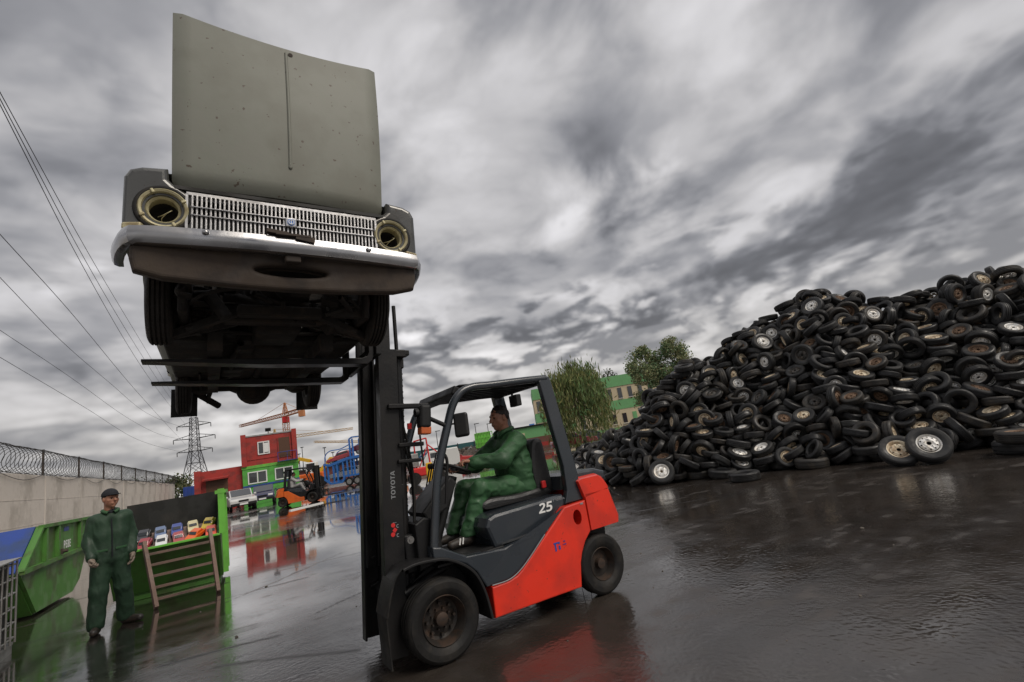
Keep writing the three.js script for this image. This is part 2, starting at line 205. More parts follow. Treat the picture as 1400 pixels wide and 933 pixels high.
// ---------- the yard ----------
{
  const water = (x, z) => { // how much water lies here
    const n = fbm2(x * 0.16 + 40, z * 0.16 + 12, 5, 301), e = (cx, cz, rx, rz) => Math.exp(-(((x - cx) / rx) ** 2 + ((z - cz) / rz) ** 2));
    const s = n + 0.3 * e(-17, -29, 9, 5) + 0.2 * e(-5.0, -10.5, 4.2, 8) + 0.25 * e(0.5, -26, 5, 11) + 0.16 * e(1.5, -9.2, 1.4, 1.6) - 0.16 * e(4, -6, 4, 5) - 0.12 * e(-3, -4, 2.5, 2.5) - 0.14 * e(-6.5, -8, 2.5, 1.5);
    return s;
  };
  const puddle = (x, z) => sstep(0.55, 0.7, water(x, z));
  const cracks = []; const R = rng(77);
  const crack = (x, z, dx, dz, n, w) => { let p = [x, z], a = Math.atan2(dz, dx); for (let i = 0; i < n; i++) { a += (R() - 0.5) * 0.5; a += (Math.atan2(dz, dx) - a) * 0.3; const q = [p[0] + Math.cos(a) * 0.35, p[1] + Math.sin(a) * 0.35]; cracks.push([p[0], p[1], q[0], q[1], w * (0.6 + R() * 0.8)]); p = q; } };
  for (const [a, b] of [[[470, 755], [330, 815]], [[495, 755], [405, 775]], [[495, 810], [440, 832]], [[420, 790], [300, 822]], [[490, 890], [300, 915]], [[870, 700], [1000, 680]], [[380, 870], [250, 905]], [[460, 722], [380, 740]]]) { const p = atY(...a), q = atY(...b), d = q.clone().sub(p); crack(p.x, p.z, d.x, d.z, Math.min(26, Math.ceil(d.length() / 0.35)), 0.032); }
  for (let i = 0; i < 26; i++) crack(-24 + R() * 40, -2 - R() * 40, R() - 0.5, R() - 0.5, 6 + R() * 18 | 0, 0.016);
  // big map: 64 m square, colour and wetness
  const N = 1536, S = 64, x0 = -38, z1 = 6, lines = new Float32Array(N * N);
  for (const [ax, az, bx, bz, w] of cracks) { const n = 26; for (let k = 0; k <= n; k++) { const x = mix(ax, bx, k / n), z = mix(az, bz, k / n), i = (x - x0) / S * N, j = (z1 - z) / S * N; for (let dj = -1; dj <= 1; dj++) for (let di = -1; di <= 1; di++) { const I = Math.floor(i) + di, J = Math.floor(j) + dj; if (I < 0 || J < 0 || I >= N || J >= N) continue; const d = Math.hypot(I + 0.5 - i, J + 0.5 - j) * S / N; lines[J * N + I] = Math.max(lines[J * N + I], clamp(1.3 - d / w)); } } }
  const cA = [0.034, 0.027, 0.022], cB = [0.019, 0.0155, 0.0135], cC = [0.08, 0.068, 0.058];
  const dm = new Uint8Array(N * N * 4), dr = new Uint8Array(N * N * 4);
  for (let j = 0; j < N; j++) for (let i = 0; i < N; i++) {
    const x = x0 + (i + 0.5) / N * S, z = z1 - (j + 0.5) / N * S, o = (j * N + i) * 4;
    // traffic has drawn streaks across the yard
    const a = x * 0.87 - z * 0.5, b = x * 0.5 + z * 0.87;
    const big = fbm2(x * 0.35 + 9, z * 0.35, 4, 311), st = fbm2(a * 0.5, b * 3.2, 4, 321), fn = fbm2(x * 5, z * 5, 2, 331), fleck = vn2(a * 4.5, b * 16, 341), wa = water(x, z), pu = sstep(0.55, 0.7, wa), ln = lines[j * N + i];
    const t = clamp(0.25 + (big - 0.5) * 1.4 + (st - 0.5) * 0.9), lt = sstep(0.7, 0.95, fleck * 0.6 + fn * 0.55) * sstep(0.4, 0.65, st);
    for (let k = 0; k < 3; k++) { let c = mix(mix(cA[k], cB[k], t), cC[k], lt * 0.4); c *= 0.8 + fn * 0.4; c = mix(c, cB[k] * 0.4, ln * 0.8); dm[o + k] = clamp(toS(c) * 255, 0, 255); } dm[o + 3] = 255;
    const wet = clamp(0.55 + (big - 0.5) * 1.2 - (st - 0.5) * 1.3);
    const rough = mix(mix(0.3, 0.1, wet) + (fn - 0.5) * 0.16 + lt * 0.12, 0.05, pu) + ln * 0.25;
    dr[o] = clamp((sstep(0.4, 0.62, wa + (fn - 0.5) * 0.16 + (st - 0.5) * 0.14) * 0.95 + 0.05) * (1 - lt * 0.6) * (1 - ln)) * 255; dr[o + 1] = clamp(rough * 255, 3, 255); dr[o + 2] = 0; dr[o + 3] = 255;
  }
  const mk = (d, n, srgb, size, ox, oz) => { const t = new THREE.DataTexture(d, n, n, THREE.RGBAFormat); t.wrapS = t.wrapT = THREE.RepeatWrapping; t.magFilter = THREE.LinearFilter; t.minFilter = THREE.LinearMipmapLinearFilter; t.generateMipmaps = true; if (srgb) t.colorSpace = THREE.SRGBColorSpace; t.repeat.set(1 / size, 1 / size); t.offset.set(-ox / size, -oz / size); t.needsUpdate = true; return t; };
  // relief: 24 m square; water lies flat
  const S2 = 24, bx = -14, bz1 = -1, N2 = 1536, db = new Uint8Array(N2 * N2 * 4);
  for (let j = 0; j < N2; j++) for (let i = 0; i < N2; i++) {
    const x = bx + (i + 0.5) / N2 * S2, z = bz1 - (j + 0.5) / N2 * S2, o = (j * N2 + i) * 4, a = x * 0.87 - z * 0.5, b = x * 0.5 + z * 0.87;
    const pu = puddle(x, z), h = 0.5 + (fbm2(a * 3.5, b * 7, 3, 351) - 0.5) * 0.5 + (vn2(x * 26, z * 30, 361) - 0.5) * 0.22 + (hash(i, j, 5) - 0.5) * 0.42;
    const v = mix(h, 0.5, pu * 0.72); db[o] = db[o + 1] = db[o + 2] = clamp(v * 255, 0, 255); db[o + 3] = 255;
  }
  const wetMap = mk(dr, N, false, S, x0, -z1), mat = new THREE.MeshPhysicalMaterial({ map: mk(dm, N, true, S, x0, -z1), roughnessMap: wetMap, clearcoatMap: wetMap, clearcoatRoughnessMap: wetMap, bumpMap: mk(db, N2, false, S2, bx, -bz1), bumpScale: 0.0042, roughness: 1, metalness: 0, ior: 1.6, clearcoat: 1, clearcoatRoughness: 0.75 });
  const g = new THREE.PlaneGeometry(1600, 1600, 1, 1).rotateX(-Math.PI / 2), p = g.attributes.position, uv = g.attributes.uv;
  for (let i = 0; i < p.count; i++) uv.setXY(i, p.getX(i), -p.getZ(i));
  const m = new THREE.Mesh(g, mat); m.name = 'ground'; m.userData.kind = 'structure'; m.receiveShadow = true; scene.add(m);
}

// ---------- concrete wall with razor wire ----------
const WD = V(-0.5072, 0, -0.8618), WP = V(-16.18, 0, -16.43), WN = V(0.8618, 0, -0.5072), WT = Math.atan2(-WD.z, WD.x);
{
  const wall = thing('concrete_wall', 'long weathered concrete panel wall with razor wire above it', 'wall', [WP.x, 0, WP.z], WT), PL = 4.4, r = rng(5);
  for (let k = -5; k < 9; k++) { const g = rbox(PL - 0.035, 3.0 + (r() - 0.5) * 0.04, 0.16, 0, 1.5, 0, 0.012); const m = mesh('concrete_panel', g, M.concrete, wall); m.geometry.attributes.uv.array.forEach((v, i, a) => { a[i] = v + (i % 2 ? 0 : k * 1.37); }); m.position.set((k + 0.5) * PL, 0, (r() - 0.5) * 0.02); 
    for (const y of [0.75, 1.5, 2.25]) { const s = mesh('board_mark', box(PL - 0.2, 0.012, 0.01, 0, y + (r() - 0.5) * 0.05, 0.0815), M.concrete, m); } }
  const fence = thing('razor_wire_fence', 'coiled razor wire strung between thin steel posts along the top of the concrete wall', 'razor wire', [WP.x, 3.0, WP.z], WT);
  for (let k = -3; k <= 9; k++) mesh('post', [box(0.055, 0.88, 0.055, k * PL, 0.43, 0)], M.rustPanel, fence);
  for (let k = -3; k < 9; k++) {
    const far = k > 3, n = far ? 11 : 13, pts = []; const q = rng(90 + k), seg = far ? 14 : 20; for (let i = 0; i <= n * seg; i++) { const a = i / seg * Math.PI * 2, w = Math.floor(i / seg); pts.push([k * PL + 0.05 + (PL - 0.1) * i / (n * seg) + Math.sin(a) * 0.18, 0.41 + Math.cos(a) * (0.37 + 0.03 * hash(w, k, 2)), Math.sin(a) * 0.36 + 0.02]); }
    mesh('wire_coil', tube(pts, 0.0095, n * seg, 3), M.wire, fence);
    mesh('strand_wire', tube([[k * PL, 0.85, 0], [(k + 0.35) * PL, 0.83 - 0.05 * q(), 0.02], [(k + 0.7) * PL, 0.8 + 0.05 * q(), 0], [(k + 1) * PL, 0.85, 0]], 0.012, 14, 4), M.wire, fence); mesh('strand_wire', tube([[k * PL, 0.05, 0.1], [(k + 0.5) * PL, -0.1 - 0.1 * q(), 0.12], [(k + 1) * PL, 0.05, 0.1]], 0.01, 12, 4), M.wire, fence);
  }
}

// ---------- lattice pylon, power lines, cranes ----------
function lattice(a, b, wa, wb, n, r, out, cross = true) { // a four-legged truss from a to b
  a = A3(a); b = A3(b); const d = b.clone().sub(a).normalize(); let s = Math.abs(d.y) > 0.9 ? V(1, 0, 0) : V(0, 1, 0); const u = V(0, 0, 0).crossVectors(d, s).normalize(), v = V(0, 0, 0).crossVectors(d, u);
  const ring = (t) => { const c = a.clone().lerp(b, t), w = mix(wa, wb, t) / 2; return [[1, 1], [1, -1], [-1, -1], [-1, 1]].map(([i, j]) => c.clone().addScaledVector(u, i * w).addScaledVector(v, j * w)); };
  let A = ring(0); for (let k = 1; k <= n; k++) { const B = ring(k / n); for (let i = 0; i < 4; i++) { out.push(bar(A[i], B[i], r, 4)); if (cross) { out.push(bar(A[i], B[(i + 1) % 4], r * 0.6, 3), bar(A[(i + 1) % 4], B[i], r * 0.6, 3)); } out.push(bar(B[i], B[(i + 1) % 4], r * 0.6, 3)); } A = B; }
  return out;
}
const pyBase = atZ(268.5, 680, -200); pyBase.y = 0;
const pylonArms = [[29.6, 6.2], [24.4, 7.6], [19.2, 6.4]];
{
  const t = thing('lattice_pylon', 'tall dark steel lattice pylon carrying the power lines', 'pylon', [pyBase.x, 0, pyBase.z], 0.25);
  mesh('tower', [...lattice([0, 0, 0], [0, 19, 0], 10, 3.2, 4, 0.17, []), ...lattice([0, 19, 0], [0, 32.5, 0], 3.2, 2.2, 6, 0.14, [])], M.pylon, t);
  for (const [h, w] of pylonArms) for (const s of [-1, 1]) mesh('cross_arm', [bar([s * 1.3, h + 1.3, 0], [s * w, h, 0], 0.12, 4), bar([s * 1.3, h - 0.4, 0.9], [s * w, h, 0], 0.12, 4), bar([s * 1.3, h - 0.4, -0.9], [s * w, h, 0], 0.12, 4), bar([s * w * 0.55, h + 0.6, 0], [s * w * 0.55, h - 0.2, 0.5], 0.07, 3), bar([s * w, h, 0], [s * w, h - 1.6, 0], 0.16, 5)], M.pylon, t);
  for (const s of [-1, 1]) mesh('peak', bar([s * 0.9, 32.5, 0], [s * 1.1, 35, 0], 0.12, 4), M.pylon, t);
}
{
  const wires = [[[[0, 127], [118, 342], [200, 480], [247, 560]], 2.1, 22], [[[0, 136], [110, 345], [196, 490], [252, 572]], 1.9, 22], [[[0, 144], [104, 348], [192, 500], [256, 584]], 1.7, 21], [[[0, 321], [90, 420], [180, 528], [254, 609]], 1, 20], [[[0, 380], [81, 464], [150, 524], [197, 563], [250, 585]], 2, 21], [[[0, 452], [90, 512], [173, 571], [215, 593], [247, 601]], 3, 18], [[[0, 489], [115, 557], [185, 600], [250, 619]], 3, 16]];
  wires.forEach(([pts, arm, h], i) => {
    const A = atY(...pts[0], h), last = pts[pts.length - 1], E = atZ(...last, pyBase.z + 2), d = E.clone().sub(A); d.y = 0; const n = V(d.z, 0, -d.x).normalize();
    const P = pts.map(([x, y]) => { const r = ray(x, y), k = n.dot(A.clone().sub(camera.position)) / n.dot(r); return camera.position.clone().addScaledVector(r, k); }); P[0] = A;
    const back = A.clone().addScaledVector(A.clone().sub(P[1]).normalize(), 40);
    const w = mesh('power_line', new THREE.TubeGeometry(new THREE.CatmullRomCurve3([back, ...P]), 80, i < 3 ? 0.022 : 0.028, 4), M.cable); tag(w, i < 3 ? 'thin dark power cable in the close bundle passing behind the lifted car' : ['dark power cable rising steeply from the pylon alone below the bundle', 'dark power cable sagging to the upper pylon arm', 'dark power cable sagging to the middle pylon arm', 'lowest dark power cable sagging just above the razor wire'][i - 3], 'cable', i < 3 ? 'bundle of three power cables' : undefined);
  });
}
function crane(label, base, H, jibA, jibB, mat, apex = 5) { // tower, jib from A (counter end) to B (tip)
  const t = thing('tower_crane', label, 'crane', [base.x, 0, base.z]); const L = (v) => v.clone().sub(V(base.x, 0, base.z));
  mesh('tower', lattice([0, 0, 0], [0, H - 0.6, 0], 1.6, 1.6, Math.round(H / 2.4), 0.1, []), mat, t); mesh('cab', rbox(1.8, 2, 1.8, 0, H - 1.8, 0, 0.2), M.redMark, t);
  mesh('jib', lattice(V(0, H, 0), L(jibB), 1.2, 0.8, 22, 0.085, [], true), mat, t); mesh('counter_jib', [...lattice(V(0, H, 0), L(jibA), 1.2, 1.2, 5, 0.12, []), X3(box(1.6, 2, 1.6), { p: L(jibA).add(V(0, -1.2, 0)).toArray() })], mat, t);
  mesh('apex', [...lattice([0, H, 0], [0, H + apex, 0], 1.5, 0.3, 3, 0.12, []), bar(V(0, H + apex, 0), L(jibB).lerp(V(0, H, 0), 0.3), 0.07, 3), bar(V(0, H + apex, 0), L(jibA), 0.07, 3)], mat, t);
  return t;
}
{
  const H1 = 23, b1 = atY(390, 567, H1), tip1 = atY(328, 583, H1), c1 = atY(412, 560.5, H1); crane('orange tower crane with its long jib over the red building', b1, H1, c1, tip1, M.craneOrange, 4);
  const H2 = 18.5, b2 = atY(376, 600.5, H2), tip2 = atY(482, 586, H2), c2 = b2.clone().add(b2.clone().sub(tip2).setLength(7)); crane('pale tower crane standing behind the red building, jib over the car carrier', b2, H2, c2, tip2, M.craneYellow, 4);
  const H3 = 17, b3 = atY(503, 604, H3), tip3 = atY(430, 604.5, H3), c3 = b3.clone().add(b3.clone().sub(tip3).setLength(7)); crane('low pale tower crane whose jib tip shows beside the mast of the red forklift', b3, H3, c3, tip3, M.craneYellow, 4);
}

// ---------- red and green site building ----------
{
  const b = atY(333.5, 690.5), W = 4.7, t = thing('site_office', 'two storey site office, red above and bright green below', 'building', [b.x, 0, b.z], 0.45), H1 = 3.3, H2 = 5.95;
  mesh('ground_floor_wall', [box(W, H1 - 0.25, 5, W / 2, (H1 - 0.25) / 2, -2.5)], M.bldGreen, t);
  mesh('cornice', box(W + 0.1, 0.25, 5.1, W / 2, H1 - 0.122, -2.5), M.skipBright, t);
  mesh('upper_wall', box(W, H2 - H1, 5, W / 2, H1 + (H2 - H1) / 2 + 0.003, -2.52), M.bldRed, t);
  for (const x of [0.2, 4.5]) mesh('corner_pier', box(0.42, H2 - H1 + 0.25, 0.3, x, H1 + (H2 - H1) / 2 + 0.12, 0.06), M.bldRed, t);
  mesh('parapet', box(W, 0.12, 0.12, W / 2, H2 + 0.06, -0.02), M.galv, t);
  mesh('string_course', box(W - 0.9, 0.07, 0.06, W / 2, H1 + 0.55, 0.0), M.bldRed, t);
  const win = (x0, x1, y0, y1, n, z = 0) => { const w = part('window', t); mesh('frame', [box(x1 - x0, 0.09, 0.08, (x0 + x1) / 2, y0, z + 0.02), box(x1 - x0, 0.09, 0.08, (x0 + x1) / 2, y1, z + 0.02), ...Array.from({ length: n + 1 }, (_, i) => box(0.09, y1 - y0 - 0.095, 0.078, mix(x0, x1, i / n) + (i === 0 ? 0.045 : i === n ? -0.045 : 0), (y0 + y1) / 2, z + 0.02))], M.white, w); for (let i = 0; i < n; i++) { const a = mix(x0, x1, i / n) + 0.07, c = mix(x0, x1, (i + 1) / n) - 0.07; mesh('pane', box(c - a, y1 - y0 - 0.13, 0.02, (a + c) / 2, (y0 + y1) / 2, z + 0.011), M.glassDark, w); } return w; };
  win(0.42, 2.0, 1.72, 2.72, 2); win(2.65, 4.2, 1.72, 2.72, 2); const w3 = win(1.35, 2.35, H1 + 0.95, H1 + 2.05, 2);
  mesh('blind', box(0.4, 0.85, 0.012, 2.1, H1 + 1.5, 0.03), M.white, w3);
  mesh('skirting', box(W + 0.02, 0.16, 0.04, W / 2, 1.5, 0.03), M.skipBlue, t);
  const d = mesh('door', box(0.95, 1.85, 0.06, 3.6, H1 + 1.3, 0.01), M.brownDoor, t); mesh('door_frame', [box(0.08, 1.95, 0.09, 3.08, H1 + 1.3, 0.02), box(0.08, 1.95, 0.09, 4.12, H1 + 1.3, 0.02)], M.bldRed, d);
  mesh('railing', [bar([3.0, H1 + 0.85, 0.35], [4.6, H1 + 0.85, 0.35], 0.03, 5), bar([3.0, H1 + 0.85, 0.35], [3.0, H1, 0.35], 0.03, 5), bar([4.6, H1 + 0.85, 0.35], [4.6, H1, 0.35], 0.03, 5), bar([3.8, H1 + 0.85, 0.35], [3.8, H1, 0.35], 0.02, 5), box(1.7, 0.05, 0.5, 3.8, H1 + 0.03, 0.2)], M.skipBlue, t);
  mesh('floodlight', [rbox(0.5, 0.3, 0.3, 2.3, H2 + 0.5, -0.3, 0.05, [0.3, 0, 0]), bar([2.3, H2 + 0.1, -0.3], [2.3, H2 + 0.4, -0.3], 0.04, 5)], M.black, t);
  const a = thing('red_annexe', 'low red annexe with a canopy over its doorway beside the site office', 'building', [b.x - 3.75 * Math.cos(0.45), 0, b.z + 3.75 * Math.sin(0.45)], 0.45), HA = 3.45, WA = 3.72;
  mesh('wall', [box(WA, HA, 4, WA / 2, HA / 2, -2.3)], M.bldRed, a); for (const x of [0.25]) mesh('corner_pier', box(0.5, HA + 0.1, 0.3, x, HA / 2 + 0.05, -0.2), M.bldRed, a);
  mesh('canopy', box(2.0, 0.14, 0.7, 1.65, HA - 0.75, 0.02, [0.15, 0, 0]), M.bldRed, a); mesh('doorway', box(1.7, 2.1, 0.06, 1.7, 1.55, -0.31), M.brownDoor, a); mesh('notice', box(0.4, 0.35, 0.02, 1.7, 1.25, -0.27), M.white, a);
}

// ---------- long green and cream hall, white-roofed shed ----------
{
  const a = atZ(738, 600, -92), b = atZ(930, 560, -92), W = b.x - a.x, H = 10.2, t = thing('industrial_hall', 'long green and cream industrial hall behind the trees', 'building', [a.x, 0, -92]);
  mesh('wall', box(W, H, 12, W / 2, H / 2, -6), M.beige, t); mesh('roof_band', box(W + 0.1, 2.0, 12.2, W / 2, H - 0.9, -6), M.hallGreen, t); mesh('middle_band', box(W + 0.06, 1.7, 12.1, W / 2, 4.9, -6), M.hallGreen, t); mesh('plinth', box(W + 0.06, 0.9, 12.1, W / 2, 0.45, -6), M.hallGreen, t);
  for (const y of [2.4, 7.0]) for (let i = 0; i < Math.floor(W / 1.9); i++) { const w = mesh('window', box(0.75, y < 3 ? 1.7 : 1.9, 0.08, 0.9 + i * 1.9, y, 0.03), y < 3 && i % 3 === 0 ? M.hallGreen : M.glassDark, t); mesh('sill', box(0.9, 0.08, 0.2, 0.9 + i * 1.9, y - 1.0, 0.1), M.white, w); }
  const c = atZ(930, 497, -60), d = atZ(975, 487, -60), s = thing('white_roofed_shed', 'shed with a pale roof edge and red gable behind the tyre heap', 'building', [c.x, 0, -60]), w2 = d.x - c.x + 5;
  mesh('wall', box(w2 - 0.4, c.y - 0.3, 6, w2 / 2, (c.y - 0.3) / 2, -3), M.bldRed, s); mesh('roof', box(w2, 0.3, 6.6, w2 / 2, c.y - 0.15, -3), M.white, s);
}

// ---------- trees ----------
function tree(name, label, base, H, cr, { n = 2600, leaf = 0.2, droop = 0, tone = [0.07, 0.1, 0.03], seed = 1, trunk = 0.16, low = 0.3, bark = M.bark, clumps = 34, group } = {}) {
  const t = thing(name, label, 'tree', [base.x, base.y || 0, base.z], 0, group), r = rng(seed), limbs = [], C = [];
  const tp = [[0, 0, 0], [0.1 * cr * (r() - 0.5), H * 0.3, 0], [0.3 * cr * (r() - 0.5), H * 0.6, 0.2 * cr * (r() - 0.5)], [0.3 * cr * (r() - 0.5), H * 0.9, 0]];
  for (let i = 0; i < 3; i++) limbs.push(bar(tp[i], tp[i + 1], trunk * (1 - i * 0.28), 7, trunk * (0.72 - i * 0.25)));
  for (let k = 0; k < clumps; k++) { const f = low + (1 - low) * Math.pow(r(), 0.8), a = r() * 6.283, prof = Math.sin(clamp((f - low) / (1 - low)) * 2.5 + 0.55), rr = cr * prof * (0.35 + 0.65 * Math.sqrt(r())); const c = V(Math.cos(a) * rr, H * f * 0.97, Math.sin(a) * rr); C.push([c, cr * (0.22 + 0.3 * r()), r()]); const o = V(...tp[1]).lerp(V(...tp[3]), clamp(f - 0.15)); if (k % 2) limbs.push(bar(o, c, trunk * 0.22, 5, trunk * 0.06)); }
  mesh('trunk', limbs, bark, t);
  const pos = [], nor = [], colr = [], uv = [];
  for (let i = 0; i < n; i++) {
    const [c, cs, tn] = C[i % C.length]; let d = V(r() - 0.5, r() - 0.5, r() - 0.5); d.normalize().multiplyScalar(cs * Math.pow(r(), 0.62) * 1.15); const p = c.clone().add(d); p.y += -droop * r() * r() * cs * 2.2; if (p.y < H * 0.05) p.y = H * 0.05;
    const s = leaf * (0.6 + 0.8 * r()), u = V(r() - 0.5, (r() - 0.5) * (droop ? 0.4 : 1), r() - 0.5).normalize(), w0 = droop ? V((r() - 0.5) * 0.5, -1, (r() - 0.5) * 0.5) : V(r() - 0.5, r() - 0.5, r() - 0.5), v = w0.addScaledVector(u, -w0.dot(u)).normalize(), nn = V(0, 0, 0).crossVectors(u, v);
    const q = [[-0.5, 0], [0, -0.75 * (droop ? 1.8 : 1)], [0.5, 0], [0, 0.75 * (droop ? 1.8 : 1)]].map(([x, y]) => p.clone().addScaledVector(u, x * s * (droop ? 0.5 : 1)).addScaledVector(v, y * s)); q[0].addScaledVector(nn, s * 0.15); q[2].addScaledVector(nn, s * 0.15);
    const b = 0.65 + 0.7 * r(), yl = (r() - 0.5) * 0.5 + (tn - 0.5) * 0.5; for (const k of [0, 1, 2, 0, 2, 3]) { pos.push(q[k].x, q[k].y, q[k].z); nor.push(nn.x, nn.y, nn.z); colr.push(tone[0] * b * (1 + yl), tone[1] * b, tone[2] * b); uv.push(0, 0); }
  }
  const g = new THREE.BufferGeometry(); g.setAttribute('position', new THREE.Float32BufferAttribute(pos, 3)); g.setAttribute('normal', new THREE.Float32BufferAttribute(nor, 3)); g.setAttribute('color', new THREE.Float32BufferAttribute(colr, 3)); g.setAttribute('uv', new THREE.Float32BufferAttribute(uv, 2));
  const m = new THREE.Mesh(g, LEAF); m.name = 'crown'; m.castShadow = m.receiveShadow = true; t.add(m); return t;
}
const LEAF = new THREE.MeshPhysicalMaterial({ vertexColors: true, roughness: 0.85, side: THREE.DoubleSide, transmission: 0.3, thickness: 0 });
{
  const g0 = (x, y, z) => { const p = atZ(x, y, z); p.y = 0; return p; };
  tree('willow_tree', 'drooping green willow in front of the green hall', g0(797, 590, -42), 7.3, 2.9, { droop: 1, tone: [0.16, 0.19, 0.055], seed: 3, n: 13000, leaf: 0.16, low: 0.2, clumps: 60 });
  tree('birch_tree', 'tall airy tree beside the white roofed shed', g0(897, 565, -58), 9.8, 2.5, { tone: [0.21, 0.25, 0.11], seed: 8, n: 9000, leaf: 0.15, low: 0.35, clumps: 40 });
  tree('birch_tree', 'tall airy tree growing close behind the tyre heap', g0(936, 560, -56), 9.8, 2.5, { tone: [0.19, 0.24, 0.105], seed: 15, n: 9000, leaf: 0.15, low: 0.35, clumps: 40 });
  tree('distant_tree', 'dark distant tree showing over the roof of the green hall', g0(848, 580, -118), 14, 4.0, { tone: [0.05, 0.065, 0.035], seed: 21, n: 2400, leaf: 0.36, clumps: 34 });
  tree('shrub', 'green bush showing above the concrete wall', g0(186, 660, -62), 4.1, 2.6, { tone: [0.1, 0.12, 0.04], seed: 31, n: 2400, leaf: 0.22, clumps: 30, trunk: 0.08 });
  tree('shrub', 'green bush at the far end of the concrete wall below the pylon', g0(240, 665, -68), 3.9, 2.4, { tone: [0.09, 0.11, 0.04], seed: 34, n: 2400, leaf: 0.22, clumps: 30, trunk: 0.08 });
}
// ---------- tyres and wheels ----------
// axis of a wheel = local z; the outer face looks to +z
function tyreGeo(R, w, rimR, seg = 40, grooves = 4) {
  const h = w / 2, p = []; const sh = R - rimR;
  p.push([rimR, -h * 0.72], [rimR + sh * 0.12, -h * 0.86], [rimR + sh * 0.42, -h], [rimR + sh * 0.72, -h * 0.96], [R - sh * 0.1, -h * 0.83], [R - 0.004, -h * 0.7]);
  for (let i = 0; i < grooves; i++) { const a = -h * 0.68 + (i + 0.5) * (h * 1.36 / grooves), gw = h * 0.05; p.push([R, a - gw * 1.6], [R - 0.012, a - gw], [R - 0.012, a + gw], [R, a + gw * 1.6]); }
  p.push([R - 0.004, h * 0.7], [R - sh * 0.1, h * 0.83], [R - sh * 0.25, h * 0.96], [R - sh * 0.3, h * 0.955], [R - sh * 0.58, h], [R - sh * 0.62, h * 0.985], [rimR + sh * 0.12, h * 0.86], [rimR, h * 0.72], [rimR - 0.006, h * 0.4], [rimR - 0.006, -h * 0.4], [rimR, -h * 0.72]);
  return creased(lathe(p, seg).rotateX(Math.PI / 2), 0.55);
}
function rimGeo(r, w, { holes = 10, dish = 0.3, seg = 32 } = {}) { // pressed steel wheel: barrel, flange, dished disc with vent holes and a hub hole
  const h = w / 2, d = h * dish;
  const barrel = lathe([[r - 0.002, -h * 0.75], [r + 0.012, -h * 0.8], [r + 0.012, -h * 0.74], [r - 0.012, -h * 0.6], [r - 0.035, -h * 0.2], [r - 0.035, h * 0.2], [r - 0.012, h * 0.6], [r + 0.012, h * 0.74], [r + 0.012, h * 0.8], [r - 0.002, h * 0.75], [r - 0.02, h * 0.56], [r - 0.042, h * 0.2], [r - 0.042, -h * 0.2], [r - 0.018, -h * 0.6], [r - 0.002, -h * 0.75]], seg).rotateX(Math.PI / 2);
  const s = new THREE.Shape(); s.absarc(0, 0, r - 0.04, 0, Math.PI * 2); s.holes.push(ellipsePath(0, 0, r * 0.19, r * 0.19));
  for (let i = 0; i < holes; i++) { const a = i / holes * Math.PI * 2; s.holes.push(ellipsePath(Math.cos(a) * r * 0.63, Math.sin(a) * r * 0.63, r * 0.075, r * 0.075)); }
  for (let i = 0; i < 5; i++) { const a = i / 5 * Math.PI * 2; s.holes.push(ellipsePath(Math.cos(a) * r * 0.34, Math.sin(a) * r * 0.34, r * 0.04, r * 0.04)); }
  const disc = new THREE.ExtrudeGeometry(s, { depth: 0.006, bevelEnabled: false, curveSegments: 8 });
  const pp = disc.attributes.position; for (let i = 0; i < pp.count; i++) { const q = Math.hypot(pp.getX(i), pp.getY(i)) / r; pp.setZ(i, pp.getZ(i) + d + Math.sin(clamp((q - 0.2) / 0.6) * Math.PI) * h * 0.28 + (q < 0.45 ? 0.012 : 0)); }
  disc.computeVertexNormals();
  return [barrel, disc];
}

